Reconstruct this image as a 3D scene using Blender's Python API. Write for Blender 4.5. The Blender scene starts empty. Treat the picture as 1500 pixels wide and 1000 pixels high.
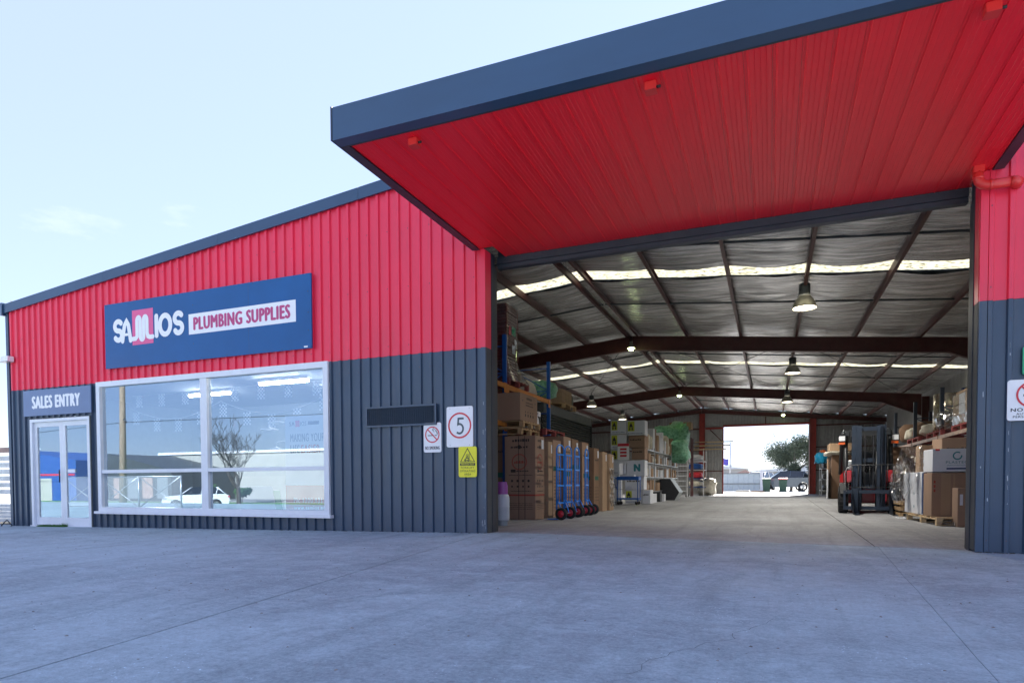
import bpy, math, random
from mathutils import Vector, Matrix, noise
random.seed(7)
R = math.radians
scene = bpy.context.scene
COL = scene.collection

# ------------------------------------------------------------------ camera, sky, sun, exposure
F_PX, YAW, PITCH, ROLL, CY, CAM_H = 936.3, R(22.018), R(-1.752), R(-0.261), 735.9, 0.8
fw = Vector((-math.sin(YAW)*math.cos(PITCH), math.cos(YAW)*math.cos(PITCH), math.sin(PITCH)))
rt = Vector((math.cos(YAW), math.sin(YAW), 0)); up = rt.cross(fw)
r2 = rt*math.cos(ROLL)+up*math.sin(ROLL); u2 = -rt*math.sin(ROLL)+up*math.cos(ROLL)
cam_d = bpy.data.cameras.new('camera'); cam = bpy.data.objects.new('camera', cam_d); COL.objects.link(cam)
cam.matrix_world = Matrix(((r2.x, u2.x, -fw.x, 0), (r2.y, u2.y, -fw.y, 0), (r2.z, u2.z, -fw.z, CAM_H), (0, 0, 0, 1)))
cam_d.sensor_width = 36; cam_d.lens = F_PX/1500*36
cam_d.shift_y = (CY-500)/1500; cam_d.clip_start = 0.05; cam_d.clip_end = 3000
scene.camera = cam

SUN_EL, SUN_AZ = R(36), R(12)          # azimuth from +Y towards +X
world = bpy.data.worlds.new('World'); scene.world = world; world.use_nodes = True
wn = world.node_tree; wn.nodes.clear()
def wnode(t, **k):
    n = wn.nodes.new(t)
    for a, v in k.items(): setattr(n, a, v)
    return n
w_out = wnode('ShaderNodeOutputWorld'); w_bg = wnode('ShaderNodeBackground')
w_sky = wnode('ShaderNodeTexSky', sky_type='NISHITA', sun_disc=False, sun_elevation=SUN_EL, sun_rotation=SUN_AZ,
              altitude=0, air_density=1.0, dust_density=0.1, ozone_density=2.5)
w_tc = wnode('ShaderNodeTexCoord'); w_map = wnode('ShaderNodeMapping'); w_map.inputs['Scale'].default_value = (1.6, 1.6, 5.0)
w_n = wnode('ShaderNodeTexNoise'); w_n.inputs['Scale'].default_value = 1.7; w_n.inputs['Detail'].default_value = 9; w_n.inputs['Roughness'].default_value = .58
w_r = wnode('ShaderNodeValToRGB'); w_r.color_ramp.elements[0].position = .65; w_r.color_ramp.elements[1].position = .92
w_veil = wnode('ShaderNodeMix', data_type='RGBA'); w_veil.inputs[0].default_value = .76
w_veil.inputs[7].default_value = (1.62, 1.86, 2.95, 1)
w_cl = wnode('ShaderNodeMix', data_type='RGBA'); w_cl.inputs[7].default_value = (3.3, 3.45, 3.75, 1)
L = wn.links.new
L(w_tc.outputs['Generated'], w_map.inputs[0]); L(w_map.outputs[0], w_n.inputs[0]); L(w_n.outputs[0], w_r.inputs[0])
L(w_sky.outputs[0], w_veil.inputs[6]); L(w_veil.outputs[2], w_cl.inputs[6]); L(w_r.outputs[0], w_cl.inputs[0])
L(w_cl.outputs[2], w_bg.inputs[0]); w_bg.inputs[1].default_value = .1; L(w_bg.outputs[0], w_out.inputs[0])

sun_d = bpy.data.lights.new('sun', 'SUN'); sun_d.energy = 5; sun_d.angle = R(.6); sun_d.color = (1, .95, .87)
sun = bpy.data.objects.new('sun', sun_d); COL.objects.link(sun)
sdir = Vector((math.sin(SUN_AZ)*math.cos(SUN_EL), math.cos(SUN_AZ)*math.cos(SUN_EL), math.sin(SUN_EL)))
sun.rotation_euler = sdir.to_track_quat('Z', 'Y').to_euler(); sun.location = (0, 0, 30)
vs = scene.view_settings; vs.view_transform = 'Standard'; vs.look = 'None'; vs.gamma = 1; vs.use_curve_mapping = False
vs.exposure = 2.12
scene.cycles.max_bounces = 10; scene.cycles.diffuse_bounces = 5; scene.cycles.transparent_max_bounces = 16
scene.cycles.caustics_reflective = False; scene.cycles.caustics_refractive = False

# ------------------------------------------------------------------ materials
MATS = {}
def mat(name, col=(.5, .5, .5), rough=.6, metal=0., var=.12, scale=6., bump=0., bscale=60., spec=.5, coat=0., stretch=(1, 1, 1), col2=None, dirt=0.):
    if name in MATS: return MATS[name]
    m = bpy.data.materials.new(name); m.use_nodes = True; nt = m.node_tree; b = nt.nodes['Principled BSDF']; l = nt.links.new
    b.inputs['Roughness'].default_value = rough; b.inputs['Metallic'].default_value = metal
    b.inputs['Specular IOR Level'].default_value = spec; b.inputs['Coat Weight'].default_value = coat
    tc = nt.nodes.new('ShaderNodeTexCoord'); mp = nt.nodes.new('ShaderNodeMapping'); mp.inputs['Scale'].default_value = stretch
    l(tc.outputs['Object'], mp.inputs[0])
    n = nt.nodes.new('ShaderNodeTexNoise'); n.inputs['Scale'].default_value = scale; n.inputs['Detail'].default_value = 8; n.inputs['Roughness'].default_value = .6
    l(mp.outputs[0], n.inputs[0])
    r = nt.nodes.new('ShaderNodeValToRGB'); r.color_ramp.elements[0].position = .3; r.color_ramp.elements[1].position = .72
    c2 = col2 or tuple(min(1, c*(1+var)) for c in col); c1 = tuple(c*(1-var) for c in col)
    r.color_ramp.elements[0].color = (*c1, 1); r.color_ramp.elements[1].color = (*c2, 1)
    l(n.outputs[0], r.inputs[0]); last = r.outputs[0]
    if dirt:
        n2 = nt.nodes.new('ShaderNodeTexNoise'); n2.inputs['Scale'].default_value = 1.3; n2.inputs['Detail'].default_value = 12; n2.inputs['Roughness'].default_value = .75
        mp2 = nt.nodes.new('ShaderNodeMapping'); mp2.inputs['Scale'].default_value = (5, 5, .45) if name in ('red_paint', 'navy_paint') else (1, 1, 1)
        l(tc.outputs['Object'], mp2.inputs[0]); l(mp2.outputs[0], n2.inputs[0])
        r2_ = nt.nodes.new('ShaderNodeValToRGB'); r2_.color_ramp.elements[0].position = .5; r2_.color_ramp.elements[1].position = .75
        r2_.color_ramp.elements[1].color = (dirt, dirt, dirt, 1)
        l(n2.outputs[0], r2_.inputs[0])
        mx = nt.nodes.new('ShaderNodeMix'); mx.data_type = 'RGBA'; mx.inputs[7].default_value = (.16, .13, .1, 1)
        l(r2_.outputs[0], mx.inputs[0]); l(last, mx.inputs[6]); last = mx.outputs[2]
    l(last, b.inputs['Base Color'])
    if bump:
        n3 = nt.nodes.new('ShaderNodeTexNoise'); n3.inputs['Scale'].default_value = bscale; n3.inputs['Detail'].default_value = 5
        l(mp.outputs[0], n3.inputs[0]); bp = nt.nodes.new('ShaderNodeBump'); bp.inputs['Strength'].default_value = bump; bp.inputs['Distance'].default_value = .02
        l(n3.outputs[0], bp.inputs['Height']); l(bp.outputs[0], b.inputs['Normal'])
    MATS[name] = m; return m
def emis(name, col, s):
    m = bpy.data.materials.new(name); m.use_nodes = True; b = m.node_tree.nodes['Principled BSDF']
    b.inputs['Base Color'].default_value = (*col, 1); b.inputs['Emission Color'].default_value = (*col, 1); b.inputs['Emission Strength'].default_value = s
    MATS[name] = m; return m
def glassy(name, tint, refl_lo, refl_hi, rough=.0, refl_col=(1, 1, 1)):
    """thin sheet: lets light through, mirrors more at a glancing angle"""
    m = bpy.data.materials.new(name); m.use_nodes = True; nt = m.node_tree; nt.nodes.clear(); l = nt.links.new
    o = nt.nodes.new('ShaderNodeOutputMaterial'); mx = nt.nodes.new('ShaderNodeMixShader'); t = nt.nodes.new('ShaderNodeBsdfTransparent')
    g = nt.nodes.new('ShaderNodeBsdfGlossy'); g.inputs['Roughness'].default_value = rough; g.inputs[0].default_value = (*refl_col, 1)
    t.inputs[0].default_value = (*tint, 1)
    lw = nt.nodes.new('ShaderNodeLayerWeight'); lw.inputs[0].default_value = .4
    mr = nt.nodes.new('ShaderNodeMapRange'); mr.inputs[3].default_value = refl_lo; mr.inputs[4].default_value = refl_hi
    l(lw.outputs['Facing'], mr.inputs[0]); l(mr.outputs[0], mx.inputs[0]); l(t.outputs[0], mx.inputs[1]); l(g.outputs[0], mx.inputs[2]); l(mx.outputs[0], o.inputs[0])
    MATS[name] = m; return m

RED = mat('red_paint', (.80, .030, .078), .33, var=.05, scale=1.2, bump=.04, bscale=9, dirt=.16)
REDS = mat('red_soffit_paint', (.90, .011, .028), .32, var=.04, scale=1.5, stretch=(3, .7, 1), bump=.03, bscale=14)
NAVY = mat('navy_paint', (.036, .066, .112), .36, var=.12, scale=2.0, stretch=(1, 1, .5), bump=.05, bscale=12, dirt=.22)
NAVYD = mat('dark_navy_steel', (.020, .030, .048), .45, var=.15, dirt=.1)
FASC = mat('blue_fascia_metal', (.016, .054, .115), .35, var=.10, scale=1.0, stretch=(1, 1, 3), spec=.7)
SIGNB = mat('blue_sign_face', (.004, .082, .25), .12, var=.1, scale=.9, spec=.45)
WHITE = mat('white_enamel', (.80, .80, .82), .35, var=.03)
WFRAME = mat('white_aluminium', (.72, .74, .78), .35, var=.04, dirt=.06)
PINK = mat('pink_print', (.72, .10, .26), .4, var=.02)
MAG = mat('magenta_print', (.48, .05, .18), .4, var=.02)
SRED = mat('sign_red', (.62, .03, .05), .4, var=.03)
BLACK = mat('black_print', (.015, .016, .02), .45, var=.1)
YEL = mat('safety_yellow', (.80, .74, .02), .4, var=.03)
GRN = mat('sign_green', (.02, .35, .16), .4, var=.03)
GREYP = mat('grey_sign_face', (.13, .19, .33), .35, var=.05)
MAROON = mat('red_oxide_steel', (.085, .020, .018), .5, var=.25, scale=3, dirt=.25, stretch=(1, .3, 1))
GALV = mat('galvanised_steel', (.48, .50, .52), .38, .7, var=.2, scale=14, dirt=.15)
ZINC = mat('bare_wall_cladding', (.33, .335, .34), .42, .35, var=.14, scale=5, dirt=.18)
DGREY = mat('dark_grey_sheet', (.07, .08, .085), .5, .2, var=.2, dirt=.2)
BLUER = mat('blue_rack_paint', (.012, .10, .40), .42, var=.15, dirt=.12)
BLUET = mat('blue_trolley_paint', (.012, .23, .80), .35, var=.08)
ORNG = mat('orange_beam_paint', (.62, .22, .035), .48, var=.12, dirt=.2)
TYRE = mat('tyre_rubber', (.018, .018, .020), .8, var=.2, scale=30, bump=.2)
DARK = mat('black_steel', (.022, .025, .030), .42, var=.2, dirt=.1)
MAST = mat('mast_steel', (.020, .032, .055), .42, .1, var=.2, dirt=.15)
FRED = mat('forklift_red', (.45, .02, .03), .3, var=.1, coat=.3, dirt=.08)
CARD = mat('kraft_cardboard', (.30, .195, .135), .85, var=.10, scale=3, stretch=(1, 1, .25), bump=.05, bscale=30, dirt=.06)
CARD2 = mat('light_cardboard', (.36, .245, .155), .85, var=.12, scale=3, stretch=(1, 1, .25), bump=.05, bscale=30)
CARD3 = mat('dark_cardboard', (.20, .12, .075), .85, var=.14, scale=3, stretch=(1, 1, .25), bump=.05, bscale=30)
MARC = mat('maroon_carton', (.16, .045, .040), .8, var=.3, scale=5, stretch=(.6, .6, 12))
CWHT = mat('white_carton', (.66, .68, .74), .7, var=.06, scale=3, dirt=.05)
TAPE = mat('packing_tape', (.42, .29, .17), .25, var=.06)
INKB = mat('carton_ink', (.045, .035, .030), .8, var=.3)
INKR = mat('carton_red_ink', (.36, .06, .04), .8, var=.2)
INKG = mat('carton_green_ink', (.02, .10, .07), .8, var=.2)
INKT = mat('teal_ink', (.03, .22, .26), .7, var=.1)
INKBL = mat('navy_ink', (.02, .05, .16), .7, var=.1)
INKY = mat('yellow_green_ink', (.46, .50, .04), .7, var=.05)
WOOD = mat('pallet_timber', (.42, .28, .15), .85, var=.25, scale=4, stretch=(1, 8, 8), bump=.1, bscale=20)
WOODR = mat('red_pallet_timber', (.24, .05, .05), .8, var=.2, scale=4, stretch=(1, 8, 8))
PINE = mat('pine_timber', (.62, .46, .27), .7, var=.12, scale=4, stretch=(1, 6, 6))
FOILW = mat('foil_wrap', (.62, .56, .44), .22, .85, var=.2, scale=8, bump=.8, bscale=7, stretch=(1, 1, .5))
GASW = mat('gas_bottle_paint', (.50, .55, .60), .4, var=.10, scale=5, dirt=.2)
PURP = mat('purple_collar', (.34, .09, .36), .4, var=.08)
GREENW = mat('green_mesh_wrap', (.07, .38, .20), .5, var=.45, scale=9, bump=.7, bscale=14, col2=(.30, .62, .42))
BONE = mat('cream_wrap', (.62, .58, .48), .45, var=.2, scale=7, bump=.5, bscale=12)
LEAF = mat('gum_leaf', (.085, .115, .075), .6, var=.5, scale=3)
BARK = mat('bark', (.13, .105, .085), .85, var=.3, scale=6, bump=.4, bscale=20)
GRASS = mat('green_grass', (.05, .17, .02), .7, var=.4, scale=20)
PVC = mat('red_drainpipe_plastic', (.66, .030, .030), .38, var=.06)
BRICKO = mat('terracotta_roof', (.36, .24, .20), .8, var=.2)
HILL = mat('distant_hill_scrub', (.10, .15, .17), .9, var=.2, scale=.05)
BLUESH = mat('blue_shed_cladding', (.02, .085, .30), .45, var=.1)
CREAM = mat('cream_render', (.40, .385, .35), .8, var=.06, scale=.6)
BINC = mat('green_bin_plastic', (.025, .075, .055), .5, var=.1)
BINR = mat('red_bin_lid', (.55, .03, .04), .45, var=.05)
CARW = mat('white_car_paint', (.75, .76, .78), .2, var=.01, coat=.6)
CARG = mat('grey_car_paint', (.10, .13, .16), .2, .4, var=.01, coat=.6)
CARGL = mat('car_glass', (.015, .02, .025), .05, var=.01, spec=.9)
RIM = mat('alloy_rim', (.5, .52, .54), .3, .8, var=.05)
ORL = mat('orange_lens', (.75, .13, .02), .3, var=.05)
CYAN = mat('cyan_bag', (.02, .36, .66), .45, var=.2, bump=.4, bscale=12)
PLANK = mat('slat_whitewash', (.62, .62, .60), .7, var=.2, scale=4, dirt=.15)
CEIL = mat('shop_ceiling', (.50, .54, .58), .8, var=.05)
SHOPW = mat('shop_wall', (.40, .46, .52), .8, var=.05)
SHOPF = mat('shop_floor', (.22, .23, .24), .5, var=.1)
SHADE = mat('lamp_aluminium', (.42, .40, .34), .35, .5, var=.1)
LAMPE = emis('lamp_glow', (1, .90, .68), 5.0)
LAMPG = emis('green_white_lamp_glow', (.80, 1, .45), 9.0)
TUBE = emis('fluorescent_glow', (1, .97, .90), 16.0)
GLASS = glassy('window_glass', (.66, .74, .80), .30, .62, refl_col=(.56, .72, .90))
FILM = glassy('clear_stretch_wrap', (.86, .87, .88), .08, .55, .18)
BFLAG = mat('bunting_print', (.85, .86, .88), .6, var=.02)

def concrete(name, base, blue, wear):
    m = bpy.data.materials.new(name); m.use_nodes = True; nt = m.node_tree; b = nt.nodes['Principled BSDF']; l = nt.links.new
    N = nt.nodes.new
    tc = N('ShaderNodeTexCoord')
    def noi(scale, det, rough, stretch=(1, 1, 1), dist=0.):
        mp = N('ShaderNodeMapping'); mp.inputs['Scale'].default_value = stretch; l(tc.outputs['Object'], mp.inputs[0])
        n = N('ShaderNodeTexNoise'); n.inputs['Scale'].default_value = scale; n.inputs['Detail'].default_value = det; n.inputs['Roughness'].default_value = rough
        n.inputs['Distortion'].default_value = dist; l(mp.outputs[0], n.inputs[0]); return n.outputs[0]
    def ramp(src, p0, p1, c0, c1):
        r = N('ShaderNodeValToRGB'); r.color_ramp.elements[0].position = p0; r.color_ramp.elements[1].position = p1
        r.color_ramp.elements[0].color = (*c0, 1); r.color_ramp.elements[1].color = (*c1, 1); l(src, r.inputs[0]); return r.outputs[0]
    def mix(f, a, c, bt='MIX'):
        x = N('ShaderNodeMix'); x.data_type = 'RGBA'; x.blend_type = bt
        if isinstance(f, float): x.inputs[0].default_value = f
        else: l(f, x.inputs[0])
        for i, v in ((6, a), (7, c)):
            if isinstance(v, tuple): x.inputs[i].default_value = (*v, 1)
            else: l(v, x.inputs[i])
        return x.outputs[2]
    g = lambda k: tuple(c*k for c in base)
    c = ramp(noi(.32, 12, .66), .42, .58, tuple(a*b_ for a, b_ in zip(g(.60), (1.08, .97, 1.02))), g(1.28))
    c = mix(ramp(noi(2.3, 12, .72, (1, 1.5, 1), .6), .47, .66, (0, 0, 0), (.8, .8, .8)), c, g(1.5))
    c = mix(ramp(noi(1.1, 12, .7, (1, .35, 1), 1.0), .52, .66, (0, 0, 0), (.75, .75, .75)), c, g(.42))
    c = mix(ramp(noi(.9, 9, .7, (3.2, .22, 1), .3), .49, .66, (0, 0, 0), (wear, wear, wear)), c, g(.45))   # tyre sweeps
    c = mix(ramp(noi(95, 3, .6), .30, .70, (0, 0, 0), (.55, .55, .55)), mix(.35, c, g(.35)), mix(.25, c, g(1.9)))
    c = mix(ramp(noi(11, 8, .8, (1, 1.3, 1), .4), .40, .62, (0, 0, 0), (.62, .62, .62)), mix(.30, c, g(.35)), mix(.22, c, g(1.8)))
    c = mix(ramp(noi(42, 5, .75), .36, .64, (0, 0, 0), (.7, .7, .7)), mix(.22, c, g(.3)), mix(.2, c, g(1.9)))
    sp = N('ShaderNodeTexVoronoi'); sp.inputs['Scale'].default_value = 34; l(tc.outputs['Object'], sp.inputs[0])
    sp2 = N('ShaderNodeTexVoronoi'); sp2.inputs['Scale'].default_value = 9; l(tc.outputs['Object'], sp2.inputs[0])
    white = ramp(sp.outputs['Distance'], .08, .17, (1, 1, 1), (0, 0, 0))
    gate = ramp(noi(1.7, 6, .7), .52, .62, (0, 0, 0), (1, 1, 1))
    mul = mix(1.0, white, gate, 'MULTIPLY')
    c = mix(mul, c, g(2.0))
    dark = ramp(sp2.outputs['Distance'], .025, .06, (.8, .8, .8), (0, 0, 0))
    c = mix(dark, c, g(.3))
    l(c, b.inputs['Base Color'])
    rr = ramp(noi(1.6, 8, .7), .35, .7, (.62, .62, .62), (.88, .88, .88)); l(rr, b.inputs['Roughness'])
    b.inputs['Specular IOR Level'].default_value = blue
    bp = N('ShaderNodeBump'); bp.inputs['Strength'].default_value = .8; bp.inputs['Distance'].default_value = .010
    l(noi(130, 6, .7), bp.inputs['Height'])
    bp2 = N('ShaderNodeBump'); bp2.inputs['Strength'].default_value = .35; bp2.inputs['Distance'].default_value = .02
    l(noi(5, 8, .65), bp2.inputs['Height']); l(bp.outputs[0], bp2.inputs['Normal']); l(bp2.outputs[0], b.inputs['Normal'])
    MATS[name] = m; return m
CONC = concrete('weathered_concrete', (.385, .485, .53), .35, .55)
CONCI = concrete('warehouse_concrete', (.37, .38, .40), .5, .9)
BOUNCEG = mat('pale_bounce_ground', (.38, .38, .37), .85, var=.25, scale=3, bump=.2, bscale=80)  # unseen ground behind the camera, lightened to bounce sun onto facade and soffit
DIRT = mat('joint_dirt', (.035, .033, .028), .9, var=.4, scale=12)

def foil_mat():
    m = bpy.data.materials.new('foil_insulation'); m.use_nodes = True; nt = m.node_tree; b = nt.nodes['Principled BSDF']; l = nt.links.new
    tc = nt.nodes.new('ShaderNodeTexCoord')
    def noi(scale, st, det=6, dist=0.):
        mp = nt.nodes.new('ShaderNodeMapping'); mp.inputs['Scale'].default_value = st; l(tc.outputs['Object'], mp.inputs[0])
        n = nt.nodes.new('ShaderNodeTexNoise'); n.inputs['Scale'].default_value = scale; n.inputs['Detail'].default_value = det; n.inputs['Distortion'].default_value = dist
        n.inputs['Roughness'].default_value = .6
        l(mp.outputs[0], n.inputs[0]); return n.outputs[0]
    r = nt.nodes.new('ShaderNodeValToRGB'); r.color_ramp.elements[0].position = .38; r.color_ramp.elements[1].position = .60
    r.color_ramp.elements[0].color = (.40, .395, .38, 1); r.color_ramp.elements[1].color = (1, .99, .97, 1)  # bright and dark streaks paint wrinkle highlights into the base colour
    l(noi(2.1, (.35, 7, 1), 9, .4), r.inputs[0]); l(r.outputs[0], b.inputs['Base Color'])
    b.inputs['Metallic'].default_value = .78; b.inputs['Roughness'].default_value = .24
    b1 = nt.nodes.new('ShaderNodeBump'); b1.inputs['Strength'].default_value = .9; b1.inputs['Distance'].default_value = .10; l(noi(1.5, (.5, 5.5, 1), 8, .5), b1.inputs['Height'])
    b2 = nt.nodes.new('ShaderNodeBump'); b2.inputs['Strength'].default_value = .7; b2.inputs['Distance'].default_value = .06; l(noi(9, (.6, 2.2, 1), 6, .6), b2.inputs['Height'])
    l(b1.outputs[0], b2.inputs['Normal']); l(b2.outputs[0], b.inputs['Normal'])
    MATS['foil'] = m; return m
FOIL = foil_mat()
def skylight_mat():
    m = bpy.data.materials.new('translucent_roof_sheet'); m.use_nodes = True; nt = m.node_tree; nt.nodes.clear(); l = nt.links.new
    o = nt.nodes.new('ShaderNodeOutputMaterial'); mx = nt.nodes.new('ShaderNodeMixShader'); t = nt.nodes.new('ShaderNodeBsdfTranslucent'); d = nt.nodes.new('ShaderNodeBsdfDiffuse')
    tc = nt.nodes.new('ShaderNodeTexCoord'); mp = nt.nodes.new('ShaderNodeMapping'); mp.inputs['Scale'].default_value = (1, 5, 1); l(tc.outputs['Object'], mp.inputs[0])
    n = nt.nodes.new('ShaderNodeTexNoise'); n.inputs['Scale'].default_value = 8; n.inputs['Detail'].default_value = 8; n.inputs['Roughness'].default_value = .7; l(mp.outputs[0], n.inputs[0])
    r = nt.nodes.new('ShaderNodeValToRGB'); r.color_ramp.elements[0].position = .45; r.color_ramp.elements[1].position = .51
    r.color_ramp.elements[0].color = (.03, .026, .012, 1); r.color_ramp.elements[1].color = (.50, .48, .34, 1)
    l(n.outputs[0], r.inputs[0]); l(r.outputs[0], t.inputs[0]); l(r.outputs[0], d.inputs[0]); mx.inputs[0].default_value = .15
    l(t.outputs[0], mx.inputs[1]); l(d.outputs[0], mx.inputs[2]); l(mx.outputs[0], o.inputs[0]); MATS['skyl'] = m; return m
SKYL = skylight_mat()
def mesh_mat():
    m = bpy.data.materials.new('chain_link'); m.use_nodes = True; nt = m.node_tree; nt.nodes.clear(); l = nt.links.new
    o = nt.nodes.new('ShaderNodeOutputMaterial'); mx = nt.nodes.new('ShaderNodeMixShader'); t = nt.nodes.new('ShaderNodeBsdfTransparent'); d = nt.nodes.new('ShaderNodeBsdfDiffuse')
    d.inputs[0].default_value = (.5, .52, .55, 1); mx.inputs[0].default_value = .28
    l(t.outputs[0], mx.inputs[1]); l(d.outputs[0], mx.inputs[2]); l(mx.outputs[0], o.inputs[0]); return m
LINK = mesh_mat()

# ------------------------------------------------------------------ building helpers
class MB:
    """collects shapes; build() links them as one mesh object"""
    def __init__(s): s.v = []; s.f = []; s.sm = []
    def add(s, vs_, fs, smooth=False):
        b = len(s.v); s.v += [tuple(p) for p in vs_]; s.f += [tuple(i+b for i in f) for f in fs]; s.sm += [smooth]*len(fs); return s
    def box(s, x0, x1, y0, y1, z0, z1, M=None):
        vs_ = [Vector(p) for p in ((x0, y0, z0), (x1, y0, z0), (x1, y1, z0), (x0, y1, z0), (x0, y0, z1), (x1, y0, z1), (x1, y1, z1), (x0, y1, z1))]
        if M: vs_ = [M @ p for p in vs_]
        return s.add(vs_, [(0, 3, 2, 1), (4, 5, 6, 7), (0, 1, 5, 4), (1, 2, 6, 5), (2, 3, 7, 6), (3, 0, 4, 7)])
    def bbox(s, x0, x1, y0, y1, z0, z1, b=.01, M=None):
        """box with chamfered vertical edges and top"""
        def ring(z, i):
            return [(x0+i+b, y0+i, z), (x1-i-b, y0+i, z), (x1-i, y0+i+b, z), (x1-i, y1-i-b, z), (x1-i-b, y1-i, z), (x0+i+b, y1-i, z), (x0+i, y1-i-b, z), (x0+i, y0+i+b, z)]
        vs_ = [Vector(p) for p in ring(z0, 0)+ring(z1-b, 0)+ring(z1, b)]
        if M: vs_ = [M @ p for p in vs_]
        fs = [tuple(range(7, -1, -1)), tuple(range(16, 24))]
        for k in (0, 8):
            for i in range(8): j = (i+1) % 8; fs.append((k+i, k+j, k+8+j, k+8+i))
        return s.add(vs_, fs)
    def tube(s, pts, r, n=8, cap=True, radii=None):
        pts = [Vector(p) for p in pts]; m = len(pts); vs_ = []; fs = []; prev = None
        for i, p in enumerate(pts):
            d = (pts[min(i+1, m-1)]-pts[max(i-1, 0)]).normalized()
            if prev is None:
                a = Vector((0, 0, 1)) if abs(d.z) < .9 else Vector((1, 0, 0)); u = d.cross(a).normalized()
            else: u = (prev-d*prev.dot(d)).normalized()
            prev = u; w = d.cross(u); rr = radii[i] if radii else r
            for k in range(n): t = 2*math.pi*k/n; vs_.append(p+(u*math.cos(t)+w*math.sin(t))*rr)
        for i in range(m-1):
            for k in range(n): k2 = (k+1) % n; fs.append((i*n+k, i*n+k2, (i+1)*n+k2, (i+1)*n+k))
        s.add(vs_, fs, True)
        if cap:
            b = len(s.v)-len(vs_); s.f += [tuple(b+k for k in range(n-1, -1, -1)), tuple(b+(m-1)*n+k for k in range(n))]; s.sm += [False]*2
        return s
    def lathe(s, prof, n=20, M=None):
        """prof = [(r, z)...] about local Z"""
        vs_ = []; fs = []
        for r, z in prof:
            for k in range(n):
                t = 2*math.pi*k/n; p = Vector((r*math.cos(t), r*math.sin(t), z)); vs_.append(M @ p if M else p)
        for i in range(len(prof)-1):
            for k in range(n): k2 = (k+1) % n; fs.append((i*n+k, i*n+k2, (i+1)*n+k2, (i+1)*n+k))
        return s.add(vs_, fs, True)
    def prism(s, poly, a0, a1, ax='Y', M=None):
        """poly of 2D points extruded along an axis"""
        def P(p, t): return {'Y': (p[0], t, p[1]), 'X': (t, p[0], p[1]), 'Z': (p[0], p[1], t)}[ax]
        n = len(poly); vs_ = [Vector(P(p, a0)) for p in poly]+[Vector(P(p, a1)) for p in poly]
        if M: vs_ = [M @ p for p in vs_]
        return s.add(vs_, [tuple(range(n)), tuple(range(2*n-1, n-1, -1))]+[(i, (i+1) % n, (i+1) % n+n, i+n) for i in range(n)])
    def mesh(s, name, m):
        me = bpy.data.meshes.new(name); me.from_pydata(s.v, [], s.f); me.polygons.foreach_set('use_smooth', s.sm); me.materials.append(m); me.update(); return me
    def build(s, name, m, parent=None, **k):
        o = bpy.data.objects.new(name, s.mesh(name, m)); COL.objects.link(o)
        if parent: o.parent = parent
        for a, v in k.items(): o[a] = v
        return o
def tag(o, label, cat, group=None, kind=None):
    if label: o['label'] = label
    if cat: o['category'] = cat
    if group: o['group'] = group
    if kind: o['kind'] = kind
    return o
def thing(name, label, cat, loc=(0, 0, 0), rz=0, group=None):
    o = bpy.data.objects.new(name, None); COL.objects.link(o); o.empty_display_size = .1
    o.location = loc; o.rotation_euler = (0, 0, rz); return tag(o, label, cat, group)
def dup(o, loc, rz, label, parent=None):
    c = o.copy(); COL.objects.link(c); c.parent = parent
    if parent is None: c.location = loc; c.rotation_euler = (0, 0, rz); c['label'] = label
    for ch in [x for x in COL.objects if x.parent == o]: dup(ch, None, None, None, c)
    return c
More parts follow.
